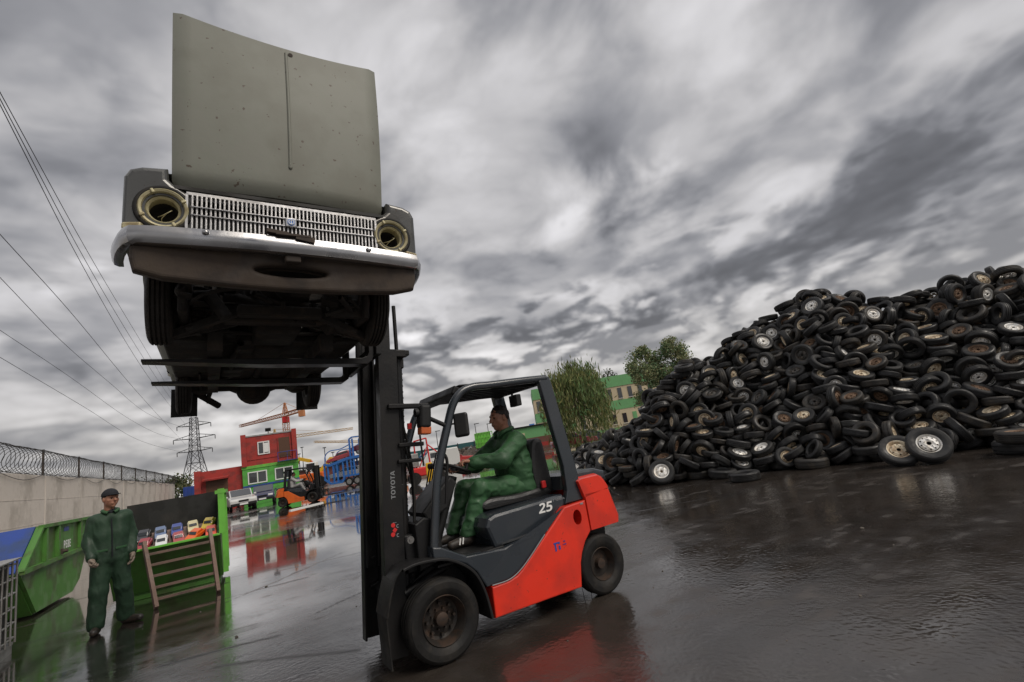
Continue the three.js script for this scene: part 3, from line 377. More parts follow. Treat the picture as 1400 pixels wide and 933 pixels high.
// ---------- forklift truck ----------
// local x = forward, y = up, z = right hand side; L(eft) = -z
function forklift(name, label, group, o) {
  const t = thing(name, label, 'forklift', [o.x, 0, o.z], o.turn, group), body = o.body, frame = o.frame;
  const P = (F, U, L) => [F, U, -L];
  const both = (fn) => { for (const s of [1, -1]) fn(s); };
  // extrude an outline given in (forward, up) between two left-hand offsets
  const slab = (pts, L0, L1, bevel = 0.01, holes) => extr(pts, Math.abs(L1 - L0), { bevel, holes }).translate(0, 0, -Math.max(L0, L1));
  // chassis and engine bay
  mesh('chassis', [slab([[0.25, 0.2], [0.28, 0.5], [-0.02, 0.66], [-0.64, 0.66], [-1.3, 0.6], [-1.95, 0.58], [-1.9, 0.24], [-1.3, 0.17]], -0.3, 0.3, 0.01), bar(P(0, 0.3, -0.42), P(0, 0.3, 0.42), 0.07, 10), bar(P(-1.665, 0.27, -0.4), P(-1.665, 0.27, 0.4), 0.05, 10)], M.black, t);
  const panelPts = [[-1.552, 0.882], [-1.299, 0.87], [-0.743, 0.465], [-0.69, 0.437], [-0.604, 0.418], [-0.438, 0.415], [-0.43, 0.18], [-0.964, 0.17], [-1.335, 0.16], [-1.375, 0.36], [-1.41, 0.44], [-1.471, 0.528], [-1.553, 0.6]];
  both((s) => {
    const m = mesh('side_panel', s > 0 ? slab(panelPts, 0.36, 0.55, 0.012, [ellipsePath(-1.425, 0.752, 0.062, 0.082)]) : slab(panelPts, -0.55, -0.36, 0.012), body, t);
    if (s > 0) { mesh('vent_tube', X3(new THREE.CylinderGeometry(1, 1, 0.1, 28, 1, true), { r: [Math.PI / 2, 0, 0], s: [0.062, 0.082, 1], p: [0, 0, 0] }).scale(1, 1, 1).translate(-1.425, 0.752, -0.49), M.black, m); mesh('seam_strip', tube([[-0.44, 0.428, -0.553], [-0.61, 0.43, -0.553], [-0.735, 0.478, -0.553], [-1.03, 0.69, -0.553]], 0.005, 30, 6), M.greyMark, m); }
  });
  // dark lower body with the boarding step, and the floor
  both((s) => mesh('lower_body', slab([[0.02, 0.835], [-0.05, 0.82], [-0.26, 0.7], [-0.62, 0.672], [-0.75, 0.69], [-1.107, 0.725], [-1.285, 0.858], [-0.75, 0.475], [-0.62, 0.424], [-0.4, 0.424], [-0.33, 0.56], [-0.25, 0.64], [-0.1, 0.715], [0.02, 0.74]], s * 0.3, s * 0.535, 0.012), frame, t));
  mesh('floor_plate', [rbox(0.62, 0.025, 0.98, -0.33, 0.675, 0, 0.008), box(0.5, 0.012, 0.9, -0.34, 0.693, 0)], M.plastic, t);
  // engine cover under the seat
  const hood = mesh('engine_cover', slab([[-0.56, 0.68], [-0.5, 0.86], [-0.53, 0.93], [-0.6, 0.955], [-1.0, 0.968], [-1.36, 0.975], [-1.4, 0.88], [-1.25, 0.81], [-1.12, 0.7]], -0.475, 0.475, 0.03), M.slate, t);
  if (o.marks) {
    mesh('number_mark', text('25', 0.085, { stretch: 1.25, slant: 0.2 }).rotateY(Math.PI).translate(-1.14, 0.9, -0.4755), M.whiteMark, hood);
    mesh('maker_mark', text('T  TOYOTA', 0.017, { stretch: 1.2 }).rotateY(Math.PI).translate(-1.3, 0.938, -0.4755), M.greyMark, hood);
    const lg = mesh('side_logo', [X3(box(0.05, 0.014, 0.002), { p: [-1.13, 0.588, -0.5512] }), box(0.018, 0.06, 0.002, -1.122, 0.552, -0.5512), box(0.02, 0.018, 0.002, -1.165, 0.585, -0.5512), box(0.02, 0.035, 0.002, -1.165, 0.545, -0.5512), text('TK', 0.014).rotateY(Math.PI).translate(-1.225, 0.585, -0.5515), text('8 800', 0.011).rotateY(Math.PI).translate(-1.225, 0.56, -0.5515)], M.blueMark, t);
    lg.name = 'logo';
    mesh('plate', box(0.035, 0.016, 0.003, -1.5, 0.86, -0.552), M.greyMark, t);
  }
  mesh('rear_cover', [slab([[-1.42, 1.0], [-1.44, 1.13], [-1.5, 1.155], [-1.85, 1.14], [-2.0, 1.09], [-2.0, 1.0]], -0.4, 0.4, 0.03)], M.slate, t);
  // counterweight: lofted across the width, rounder to the rear
  const cw = (prof, bulge, name) => {
    const n = 20, sec = []; for (let i = 0; i <= n; i++) { const L = -0.54 + 1.08 * i / n, q = Math.abs(L) / 0.54, e = Math.pow(q, 6); sec.push(prof.map(([f, u, k]) => [f - k * bulge * (1 - q * q) + k * 0.05 * e, u - (k >= 0.5 ? 0 : 0) - (u > 1.0 ? 0.015 * e : 0), -L])); }
    const m = prof.length, g = grid(m - 1, n, (a, b) => sec[Math.round(b * n)][Math.round(a * (m - 1))], false);
    const cap = (S, f) => { const pos = [], idx = []; S.slice(0, -1).forEach((p) => pos.push(...p)); for (let i = 1; i < S.length - 2; i++) f ? idx.push(0, i, i + 1) : idx.push(0, i + 1, i); const q = new THREE.BufferGeometry(); q.setAttribute('position', new THREE.Float32BufferAttribute(pos, 3)); q.setIndex(idx); q.computeVertexNormals(); q.setAttribute('uv', new THREE.Float32BufferAttribute(new Float32Array(pos.length / 3 * 2), 2)); return q; };
    return [creased(g, 0.5), cap(sec[0], true), cap(sec[n], false)];
  };
  const cwt = mesh('counterweight', cw([[-1.572, 0.6, 0], [-1.97, 0.6, 1], [-1.985, 0.66, 1], [-1.915, 0.93, 1], [-1.572, 0.93, 0], [-1.572, 0.6, 0]].map(([a, b, c]) => [a, b, c]), 0.16), body, t);
  mesh('counterweight_top', cw([[-1.566, 0.905, 0], [-1.922, 0.938, 1], [-1.9, 0.985, 1], [-1.86, 1.05, 1], [-1.8, 1.092, 0.6], [-1.56, 1.09, 0], [-1.52, 1.075, 0], [-1.566, 0.905, 0]], 0.16), body, cwt);
  // cowl, dashboard, steering
  mesh('cowl', [slab([[0.1, 0.66], [0.1, 1.02], [0.02, 1.06], [-0.1, 1.02], [-0.12, 0.7]], -0.42, 0.42, 0.015), rbox(0.12, 0.3, 0.1, 0.12, 0.8, -0.3, 0.02)], M.black, t);
  mesh('dashboard', slab([[-0.1, 0.98], [-0.3, 1.06], [-0.42, 1.26], [-0.36, 1.33], [-0.2, 1.2], [-0.06, 1.07]], -0.2, 0.2, 0.02), M.plastic, t);
  const st = part('steering', t);
  mesh('steering_column', [bar(P(-0.2, 0.72, 0), P(-0.47, 1.31, 0), 0.045, 12)], M.plastic, st);
  const axis = V(-0.42, 0.9, 0).normalize(), rq = new THREE.Quaternion().setFromUnitVectors(V(0, 0, 1), axis);
  const swg = [new THREE.TorusGeometry(0.155, 0.014, 10, 40), box(0.3, 0.025, 0.012), box(0.025, 0.16, 0.012, 0, -0.07, 0), cyl(0.035, 0.03, 0, 0, 0, [Math.PI / 2, 0, 0]), cyl(0.016, 0.06, -0.11, 0.11, 0.035, [Math.PI / 2, 0, 0]), ell(0.024, 0.024, 0.024, -0.11, 0.11, 0.075, 12)].map((g) => g.applyQuaternion(rq).translate(-0.5, 1.375, 0));
  mesh('steering_wheel', swg, M.plastic, st);
  for (let i = 0; i < 3; i++) mesh('lever', [bar(P(-0.3, 1.12, -0.24 - i * 0.06), P(-0.4, 1.42, -0.24 - i * 0.06), 0.008), ell(0.022, 0.03, 0.022, -0.4, 1.43, 0.24 + i * 0.06, 10)], M.plastic, st);
  mesh('pedal', [rbox(0.09, 0.015, 0.1, -0.2, 0.74, 0.12, 0.005, [0, 0, 0.6])], M.plastic, t);
  // seat
  const seat = part('seat', t);
  mesh('cushion', [slab(spline([[-0.6, 1.0], [-0.63, 1.05], [-0.75, 1.065], [-1.0, 1.045], [-1.28, 1.06], [-1.4, 1.02], [-1.36, 0.965], [-1.0, 0.965], [-0.68, 0.965]], 40, true), -0.25, 0.25, 0.035)], M.vinyl, seat);
  mesh('backrest', [slab(spline([[-1.24, 1.04], [-1.22, 1.2], [-1.235, 1.36], [-1.27, 1.49], [-1.33, 1.53], [-1.4, 1.5], [-1.42, 1.3], [-1.44, 1.1], [-1.46, 1.0], [-1.32, 0.98]], 40, true), -0.24, 0.24, 0.04)], M.vinyl, seat);
  mesh('buckle', rbox(0.05, 0.07, 0.03, -1.3, 1.08, -0.27, 0.01), M.redMark, seat);
  // overhead guard
  const gd = part('overhead_guard', t), gm = frame;
  both((s) => {
    mesh('front_pillar', tube([[-0.0, 0.72], [-0.06, 1.05], [-0.137, 1.397], [-0.28, 1.77], [-0.36, 1.945], [-0.45, 2.04], [-0.56, 2.075], [-0.75, 2.08], [-1.143, 2.092], [-1.4, 2.095]].map(([f, u]) => P(f, u, s * 0.47)), 0.036, 60, 10), gm, gd);
    mesh('rear_pillar', slab([[-1.3, 2.07], [-1.345, 2.115], [-1.43, 2.11], [-1.445, 2.06], [-1.558, 1.237], [-1.57, 1.0], [-1.62, 0.886], [-1.353, 0.886], [-1.4, 1.0], [-1.41, 1.219]], s * 0.435, s * 0.5, 0.012), gm, gd);
  });
  mesh('roof_header', [rbox(0.1, 0.09, 0.86, -0.44, 2.055, 0, 0.02, [0, 0, 0.5])], M.black, gd);
  mesh('roof_rear_beam', [rbox(0.08, 0.06, 0.88, -1.38, 2.075, 0, 0.015)], M.black, gd);
  mesh('roof_panel', [rbox(0.94, 0.012, 0.87, -0.93, 2.108, 0, 0.004)], M.plastic, gd);
  for (let i = 0; i < 6; i++) mesh('roof_slat', box(0.86, 0.045, 0.014, -0.92, 2.065, -0.33 + i * 0.132), M.black, gd);
  mesh('work_lamp', [rbox(0.07, 0.13, 0.16, -1.5, 1.98, 0.3, 0.012), box(0.02, 0.1, 0.02, -1.47, 2.06, 0.3)], M.plastic, gd);
  // mirror and front lamps on the pillars
  both((s) => {
    const lp = part('lamp_cluster', t);
    mesh('lamp_housing', [rbox(0.1, 0.2, 0.12, -0.06, 1.86, -s * 0.5, 0.03, [0, 0, 0.12]), bar(P(-0.12, 1.84, s * 0.48), P(-0.27, 1.76, s * 0.47), 0.02)], M.plastic, lp);
    mesh('headlamp', cyl(0.035, 0.03, 0.0, 1.9, -s * 0.5, [0, 0, Math.PI / 2]), M.plastic, lp);
    mesh('signal_lens', rbox(0.09, 0.065, 0.1, -0.05, 1.745, -s * 0.5, 0.012, [0, 0, 0.12]), M.orangeLens, lp);
    if (s > 0) { const mr = part('mirror', t); mesh('mirror_housing', rbox(0.05, 0.21, 0.13, -0.385, 1.75, -0.52, 0.03, [0, 0.9, 0.1]), M.plastic, mr); mesh('mirror_bracket', bar(P(-0.3, 1.77, 0.47), P(-0.38, 1.77, 0.51), 0.009), M.plastic, mr); }
  });
  mesh('grab_handle', tube([P(-0.13, 1.45, 0.42), P(-0.2, 1.56, 0.4), P(-0.255, 1.5, 0.4), P(-0.23, 1.3, 0.4), P(-0.2, 1.12, 0.4)], 0.014, 30, 8), M.plastic, t);
  // front wheels under their fenders
  const arch = [[0.29, 0.752], [0.2, 0.768], [0.08, 0.765], [-0.05, 0.745], [-0.16, 0.695], [-0.265, 0.615], [-0.33, 0.52], [-0.375, 0.38], [-0.4, 0.2]];
  const sheet = (pts, th) => { const out = [], inn = []; pts.forEach(([x, y], i) => { const a = pts[Math.max(0, i - 1)], b = pts[Math.min(pts.length - 1, i + 1)], l = Math.hypot(b[0] - a[0], b[1] - a[1]); const nx = -(b[1] - a[1]) / l * th, ny = (b[0] - a[0]) / l * th; out.push([x, y]); inn.push([x + nx, y + ny]); }); return [...out, ...inn.reverse()]; };
  both((s) => {
    mesh('fender', slab(sheet(spline(arch, 30), 0.022), s * 0.27, s * 0.585, 0.006), M.plastic, t);
    if (s > 0) mesh('mud_flap', [slab(sheet(spline([[0.285, 0.75], [0.345, 0.69], [0.395, 0.57], [0.43, 0.45]], 14), 0.012), s * 0.29, s * 0.57, 0.003), slab(sheet([[0.43, 0.455], [0.425, 0.1]], 0.01), s * 0.31, s * 0.54, 0)], M.rubber, t);
    const w = part('front_wheel', t); w.position.set(0, 0.3, -s * 0.47); if (s > 0) w.rotation.y = Math.PI;
    mesh('tyre', tyreGeo(0.3, 0.2, 0.18, 48, 3), M.rubber, w);
    mesh('rim', [creased(lathe([[0.183, 0.07], [0.175, 0.082], [0.168, 0.07], [0.155, 0.02], [0.148, -0.02], [0.125, -0.03], [0.1, -0.025], [0.055, -0.02], [0.05, 0.03], [0.03, 0.04], [0.001, 0.04]], 40).rotateX(Math.PI / 2), 0.6)], M.rimDirty, w);
    for (let i = 0; i < 16; i++) mesh('wheel_nut', (() => { const a = i / 8 * Math.PI * 2, r = i < 8 ? 0.112 : 0.075; return cyl(i < 8 ? 0.013 : 0.008, 0.035, Math.cos(a + (i < 8 ? 0 : 0.4)) * r, Math.sin(a + (i < 8 ? 0 : 0.4)) * r, -0.01, [Math.PI / 2, 0, 0], 6); })(), M.rimDirty, w);
    const rw = part('rear_wheel', t); rw.position.set(-1.665, 0.27, -s * 0.44); if (s > 0) rw.rotation.y = Math.PI;
    mesh('tyre', tyreGeo(0.27, 0.16, 0.15, 40, 3), M.rubber, rw);
    mesh('rim', [creased(lathe([[0.152, 0.055], [0.145, 0.062], [0.135, 0.03], [0.12, -0.01], [0.05, -0.005], [0.045, 0.04], [0.001, 0.045]], 32).rotateX(Math.PI / 2), 0.6)], M.rimDirty, rw);
  });
  // tilt cylinder, hoses, bolt heads seen between mast and cowl
  both((s) => mesh('tilt_cylinder', [bar(P(0.22, 0.52, s * 0.33), P(-0.15, 0.62, s * 0.31), 0.035, 12), bar(P(0.3, 0.5, s * 0.33), P(0.2, 0.525, s * 0.33), 0.02, 10)], M.blackSteel, t));
  mesh('pin_cap', [cyl(0.028, 0.03, 0.16, 0.92, -0.44, [Math.PI / 2, 0, 0]), cyl(0.012, 0.034, 0.16, 0.92, -0.443, [Math.PI / 2, 0, 0])], M.steel, t);
  for (let i = 0; i < 3; i++) mesh('hose', tube([P(0.06, 2.1 - i * 0.2, 0.22 - i * 0.05), P(0.02, 1.4, 0.3 - i * 0.03), P(0.08, 0.95, 0.33), P(0.1, 0.6, 0.25)], 0.011, 30, 6), M.rubber, t);
  // mast, leaning back
  const mast = part('mast', t); mast.position.set(0.325, 0.1, 0); mast.rotation.z = o.tilt ?? 0.08;
  const H = o.mastTop, up = o.lift; // outer mast height, height of the fork heel above the pivot
  both((s) => {
    mesh('outer_rail', [box(0.16, H, 0.014, 0, H / 2, -s * 0.345), box(0.016, H, 0.085, 0.072, H / 2, -s * 0.295), box(0.016, H, 0.085, -0.072, H / 2, -s * 0.295)], M.blackSteel, mast);
    const ih = Math.max(H - 0.12, o.innerTop), ib = ih - (H - 0.12);
    mesh('inner_rail', [box(0.11, ih - ib, 0.012, 0.01, (ih + ib) / 2, -s * 0.283), box(0.014, ih - ib, 0.07, 0.058, (ih + ib) / 2, -s * 0.242), box(0.014, ih - ib, 0.07, -0.038, (ih + ib) / 2, -s * 0.242)], M.blackSteel, mast);
    mesh('lift_cylinder', [bar(P(-0.115, 0.05, s * 0.27), P(-0.115, H * 0.94, s * 0.27), 0.03, 12), bar(P(-0.115, H * 0.94, s * 0.27), P(-0.1, ih - 0.03, s * 0.262), 0.017, 10)], M.blackSteel, mast);
    mesh('lift_chain', [box(0.018, H * 0.8, 0.022, -0.165, H * 0.58, -s * 0.2), ...Array.from({ length: 34 }, (_, i) => box(0.024, 0.014, 0.026, -0.165, H * 0.2 + i * H * 0.0225, -s * 0.2))], M.black, mast);
  });
  mesh('mast_crossbar', [rbox(0.1, 0.07, 0.68, -0.12, H - 0.03, 0, 0.012), rbox(0.05, 0.12, 0.6, -0.1, H * 0.5, 0, 0.01), rbox(0.04, 0.14, 0.6, -0.06, 0.18, 0, 0.01)], M.blackSteel, mast);
  mesh('chain_guide', [rbox(0.16, 0.05, 0.1, -0.15, H - 0.005, -0.22, 0.01), rbox(0.1, 0.09, 0.06, -0.13, H - 0.1, -0.22, 0.01), rbox(0.16, 0.05, 0.1, -0.15, H - 0.005, 0.22, 0.01)], M.blackSteel, mast);
  mesh('hose_bracket', [rbox(0.36, 0.04, 0.07, -0.16, H * 0.79, -0.36, 0.008), rbox(0.2, 0.03, 0.05, -0.15, H * 0.6, -0.36, 0.008), rbox(0.22, 0.035, 0.05, -0.17, H * 0.655, -0.36, 0.008)], M.blackSteel, mast);
  mesh('hose_drum', cyl(0.02, 0.05, -0.175, H * 0.72, -0.33, [0, 0, 0], 12), M.redMark, mast);
  if (o.marks) {
    mesh('maker_mark', text('TOYOTA', 0.036, { stretch: 1.15 }).rotateZ(Math.PI / 2).rotateY(Math.PI).translate(-0.005, 1.26, -0.3525), M.greyMark, mast);
    mesh('warning_mark', [cyl(0.017, 0.002, 0.005, 0.95, -0.353, [Math.PI / 2, 0, 0], 16), cyl(0.017, 0.002, 0.008, 0.88, -0.353, [Math.PI / 2, 0, 0], 16), box(0.028, 0.03, 0.002, -0.008, 0.912, -0.353, [0, 0, 0.7])], M.redMark, mast);
    mesh('warning_text', [text('C', 0.026).rotateY(Math.PI).translate(-0.03, 0.94, -0.3525), text('C', 0.026).rotateY(Math.PI).translate(-0.03, 0.87, -0.3525), box(0.03, 0.003, 0.002, -0.008, 0.968, -0.353)], M.greyMark, mast);
  }
  // carriage and forks
  const car = part('carriage', t); car.position.set(0.325, 0.1, 0); car.rotation.z = o.tilt ?? 0.08;
  mesh('carriage_plate', [rbox(0.05, 0.11, 1.0, 0.12, up + 0.1, 0, 0.008), rbox(0.05, 0.11, 1.0, 0.12, up + 0.48, 0, 0.008), box(0.04, 0.4, 0.06, 0.105, up + 0.29, 0.2), box(0.04, 0.4, 0.06, 0.105, up + 0.29, -0.2)], M.blackSteel, car);
  both((s) => {
    const n = 1.6, f = mesh('fork', extr([[0.148, 0.56], [0.148, 0.09], [0.165, 0.03], [0.21, 0], [n * 0.6, 0.0], [0.1 + n, 0.028], [0.1 + n, 0.042], [0.25, 0.05], [0.205, 0.065], [0.19, 0.1], [0.19, 0.56]], 0.125, { bevel: 0.004 }), M.blackSteel, car);
    f.geometry.translate(0, up - 0.03, -s * 0.4 - 0.0625); f.geometry.translate(-0.2, -up, 0).rotateZ(-0.028).translate(0.2, up, 0);
  });
  return t;
}
const FK = { x: -1.1633, z: -4.5334, turn: -2.55749 };
const truck = forklift('forklift', 'red and dark grey forklift with its mast raised under a lifted car', undefined, { ...FK, body: M.red, frame: M.slate, marks: true, mastTop: 2.4, innerTop: 2.86, lift: 2.27, tilt: 0.08 });
// ---------- old saloon car lifted on the forks ----------
// local x = to the viewer's right when facing its front, y = up, z = forward
const oldCar = thing('old_saloon_car', 'dull grey green old saloon car lifted on forks with its bonnet standing open', 'car', [-2.2846, 2.3634, -4.3143]);
oldCar.rotation.set(0.04132, 0.57313, -0.04583, 'YXZ');
{
  const t = oldCar, two = (fn) => { for (const s of [-1, 1]) fn(s); };
  // front panel with openings for lamps and grille
  const half = [[0.0, 0.815], [0.505, 0.815], [0.56, 0.85], [0.585, 0.875], [0.59, 0.94], [0.7, 0.928], [0.752, 0.905], [0.775, 0.86], [0.776, 0.62], [0.765, 0.52], [0.0, 0.52]];
  const outline = [...half, ...half.slice(1, -1).reverse().map(([x, y]) => [-x, y])];
  const gh = new THREE.Path(); gh.moveTo(-0.5, 0.575); gh.lineTo(-0.5, 0.8); gh.lineTo(0.5, 0.8); gh.lineTo(0.5, 0.575); gh.lineTo(-0.5, 0.575);
  const front = mesh('front_panel', extr(outline, 0.16, { bevel: 0.028, seg: 4, holes: [ellipsePath(-0.604, 0.697, 0.107, 0.107), ellipsePath(0.604, 0.697, 0.107, 0.107), gh], curve: 24 }).translate(0, 0, 1.82), M.carPaintDark, t);
  two((s) => {
    const h = part('headlamp_housing', t); h.position.set(s * 0.604, 0.697, 1.945);
    mesh('gasket', torus(0.117, 0.014, 0, 0, 0.035, [0, 0, 0], 10, 40), M.rubber, h);
    mesh('ring', creased(lathe([[0.11, 0.02], [0.112, 0.045], [0.104, 0.056], [0.094, 0.05], [0.09, 0.03], [0.083, 0.022], [0.072, 0.03], [0.064, 0.018], [0.066, -0.03], [0.07, -0.06], [0.08, -0.05], [0.09, 0.0]], 40).rotateX(Math.PI / 2), 0.5), M.brass, h);
    mesh('bucket', [lathe([[0.068, -0.02], [0.068, -0.11], [0.001, -0.12]], 28).rotateX(Math.PI / 2)], M.blackAndShade, h);  // darkness of the empty lamp hole put into the colour
    mesh('loose_wire', [tube([[-0.03, -0.01, -0.05], [0.0, -0.015, 0.0], [0.03, 0.005, 0.01], [0.035, 0.03, -0.04]], 0.0025, 20, 5), tube([[0.0, -0.05, -0.1], [-0.01, -0.03, -0.02], [0.01, -0.01, 0.0]], 0.002, 16, 5)], M.brass, h);
    for (let i = 0; i < 4; i++) { const a = i * Math.PI / 2 + 0.5; mesh('clip', rbox(0.024, 0.014, 0.012, Math.cos(a) * 0.1, Math.sin(a) * 0.1, 0.055, 0.004, [0, 0, a]), M.brass, h); }
    mesh('marker_lamp', [rbox(0.09, 0.04, 0.06, s * 0.725, 0.583, 1.97, 0.012, [0, s * 0.35, 0])], M.brass, t);
    mesh('bumper_bolt', ell(0.017, 0.013, 0.012, s * 0.415, 0.535, 2.118, 14), M.chrome, t);
  });
  // grille
  const gr = part('grille', t);
  mesh('grille_frame', [box(1.01, 0.016, 0.02, 0, 0.8, 1.985), box(1.01, 0.016, 0.02, 0, 0.582, 1.985), box(0.012, 0.215, 0.02, -0.503, 0.69, 1.985), box(0.012, 0.215, 0.02, 0.503, 0.69, 1.985)], M.aluminium, gr);
  for (let i = 0; i < 46; i++) mesh('bar', rbox(0.0105, 0.205, 0.014, -0.478 + i * 0.956 / 45, 0.691, 1.99, 0.004, [0, 0, 0], 1), M.aluminium, gr);
  for (const y of [0.722, 0.676]) mesh('cross_bar', rbox(0.97, 0.008, 0.008, 0, y, 2.002, 0.003), M.chrome, gr);
  mesh('grille_backing', box(1.0, 0.23, 0.01, 0, 0.69, 1.9), M.blackAndShade, gr);  // black sheet standing in for the shaded void behind the bars
  const em = mesh('emblem', rbox(0.062, 0.058, 0.014, 0.004, 0.697, 2.008, 0.008), M.chrome, gr);
  em.name = 'emblem';
  mesh('emblem_field', cyl(0.02, 0.004, 0.004, 0.697, 2.016, [Math.PI / 2, 0, 0], 24), M.blueSign, gr);
  mesh('emblem_mark', [torus(0.0135, 0.003, 0.004, 0.697, 2.019, [0, 0, 0], 6, 24), box(0.004, 0.022, 0.003, 0.004, 0.697, 2.019)], M.whiteMark, gr);
  // bumper: a rounded section swept along a bow with wrapped ends
  const path = []; for (let i = 0; i <= 60; i++) { const u = -1 + 2 * i / 60, a = Math.abs(u); let x, z; if (a < 0.8) { x = u / 0.8 * 0.7; z = 2.115 - 0.05 * (a / 0.8) ** 2; } else { const k = (a - 0.8) / 0.2 * 1.5; x = Math.sign(u) * (0.7 + 0.118 * Math.sin(Math.min(k, Math.PI / 2))); z = 1.965 + 0.1 * Math.cos(Math.min(k, Math.PI / 2)) - Math.max(0, k - 0.35) * 0.19; } path.push([x, z, u]); }
  const prof = [[-0.03, 0.052], [-0.01, 0.054], [0.008, 0.045], [0.016, 0.02], [0.02, 0.0], [0.016, -0.022], [0.006, -0.045], [-0.014, -0.054], [-0.035, -0.052], [-0.012, -0.04], [-0.002, 0.0], [-0.012, 0.04], [-0.03, 0.052]];
  const bump = grid(60, prof.length - 1, (a, b) => { const i = Math.round(a * 60), [x, z] = path[i], A = path[Math.max(0, i - 1)], B = path[Math.min(60, i + 1)], l = Math.hypot(B[0] - A[0], B[1] - A[1]); const nx = -(B[1] - A[1]) / l, nz = (B[0] - A[0]) / l, [o, y] = prof[Math.round(b * (prof.length - 1))], e = Math.max(0, Math.abs(path[i][2]) - 0.72) / 0.28; return [x + nx * o, 0.512 + y * (1 - 0.1 * e) - e * e * 0.02, z + nz * o]; });
  const bumper = mesh('bumper', creased(bump, 0.7), M.chrome, t);
  mesh('plate_bracket', [box(0.11, 0.02, 0.04, -0.08, 0.575, 2.12, [0, 0, -0.1]), box(0.1, 0.03, 0.012, 0.06, 0.552, 2.137, [0, 0, -0.15]), box(0.18, 0.012, 0.03, 0, 0.565, 2.13)], M.rustPanel, bumper); mesh('jack_bracket', rbox(0.08, 0.04, 0.05, 0.0, 0.44, 2.08, 0.01), M.rustPanel, bumper);
  // apron below the bumper
  const ap = [[-0.73, 0.5], [-0.735, 0.4], [-0.72, 0.335], [-0.6, 0.305], [-0.3, 0.288], [0, 0.282], [0.3, 0.288], [0.6, 0.305], [0.72, 0.335], [0.735, 0.4], [0.73, 0.5]];
  const apron = mesh('apron', extr(ap, 0.09, { bevel: 0.025, seg: 4, holes: [ellipsePath(0.003, 0.392, 0.19, 0.03)], curve: 30 }).rotateX(0.12).translate(0, 0.01, 1.9), M.rustPanel, t);
  mesh('apron_slot_lip', [tube(Array.from({ length: 24 }, (_, i) => { const a = i / 24 * Math.PI * 2; return [0.003 + Math.cos(a) * 0.2, 0.392 + Math.sin(a) * 0.037, 1.945]; }), 0.009, 60, 6, true)], M.rustPanel, apron);
  two((s) => { mesh('tow_hook', [torus(0.034, 0.011, s * 0.345, 0.41, 1.985, [0, Math.PI / 2.4, 0], 8, 24), box(0.03, 0.1, 0.012, s * 0.345, 0.42, 1.962)], M.rustPanel, t); });
  mesh('lock_panel', [box(1.12, 0.02, 0.2, 0, 0.835, 1.88), box(1.14, 0.22, 0.02, 0, 0.9, 1.8)], M.blackAndShade, t);  // panels added to close the bonnet gap; its darkness is painted in
  // bonnet hinged at its front edge, standing up
  const nh = 24, hoodF = (u, v, off) => { const x = (u * 2 - 1), hw = 0.575 + 0.022 * v , y = 0.868 + v * (1.055 + 0.085 * x * x), lip = Math.max(0, 0.07 - v) / 0.07; return [x * hw, y, 1.9 + 0.05 * (1 - x * x) + 0.03 * Math.sin(v * Math.PI) - 0.05 * v + 0.035 * (1 - lip * lip) + off - (Math.abs(x) > 0.94 ? (Math.abs(x) - 0.94) * 0.35 : 0)]; };
  const hf = grid(nh, nh, (u, v) => hoodF(u, v, 0)), hb = grid(nh, nh, (u, v) => hoodF(u, v, -0.012), true);
  const edge = (fn) => grid(nh, 1, (a, b) => { const [u, v] = fn(a); return hoodF(u, v, -0.012 * b); });
  const bonnet = mesh('bonnet', [hf, hb, edge((a) => [a, 0]), edge((a) => [1, a]), edge((a) => [1 - a, 1]), edge((a) => [0, 1 - a])], M.carPaint, t);
  mesh('bonnet_rib', [tube([hoodF(0.508, 0.19, 0.0), hoodF(0.507, 0.4, 0.001), hoodF(0.505, 0.7, 0.001), hoodF(0.503, 0.965, 0.001)], 0.0095, 30, 8), ell(0.012, 0.016, 0.007, ...hoodF(0.509, 0.185, 0.002), 10)], M.carPaint, bonnet);
  mesh('bonnet_hole', cyl(0.014, 0.004, ...hoodF(0.525, 0.96, 0.002), [Math.PI / 2, 0, 0], 16), M.rustPanel, bonnet);
  two((s) => mesh('bonnet_hinge', [bar([s * 0.4, 0.86, 1.86], [s * 0.4, 0.93, 1.89], 0.012), bar([s * 0.4, 0.86, 1.86], [s * 0.42, 0.78, 1.7], 0.012)], M.underside, t));
  // side panels from sill to shoulder with open wheel arches
  two((s) => {
    const N = 90, sec = [[0.66, 0.25], [0.735, 0.3], [0.765, 0.42], [0.775, 0.6], [0.775, 0.8], [0.755, 0.88], [0.7, 0.925], [0.588, 0.942], [0.56, 0.86]];
    const fn = (u, v) => { const z = -2.02 + 3.93 * u, k = v * (sec.length - 1), i = Math.min(sec.length - 2, Math.floor(k)), f = k - i; let x = mix(sec[i][0], sec[i + 1][0], f), y = mix(sec[i][1], sec[i + 1][1], f); if (z > 1.62) y = Math.max(y, 0.5); const taper = z < -1.5 ? (z + 1.5) * 0.12 : 0; for (const [wz, wy] of [[1.28, 0.4], [-1.12, 0.34]]) { const d = Math.hypot(z - wz, y - wy); if (d < 0.36 && y < 0.78) { const a = Math.atan2(Math.max(y - wy, 0.0), z - wz); if (y < wy + 0.36) { y = Math.max(y, wy + Math.sqrt(Math.max(0, 0.36 * 0.36 - (z - wz) ** 2))); } } } return [s * (x + taper), y, z]; };
    mesh('side_panel', [grid(N, 16, fn, s < 0), grid(N, 16, (u, v) => { const p = fn(u, v); p[0] -= s * 0.012; return p; }, s > 0)], M.carPaint, t);
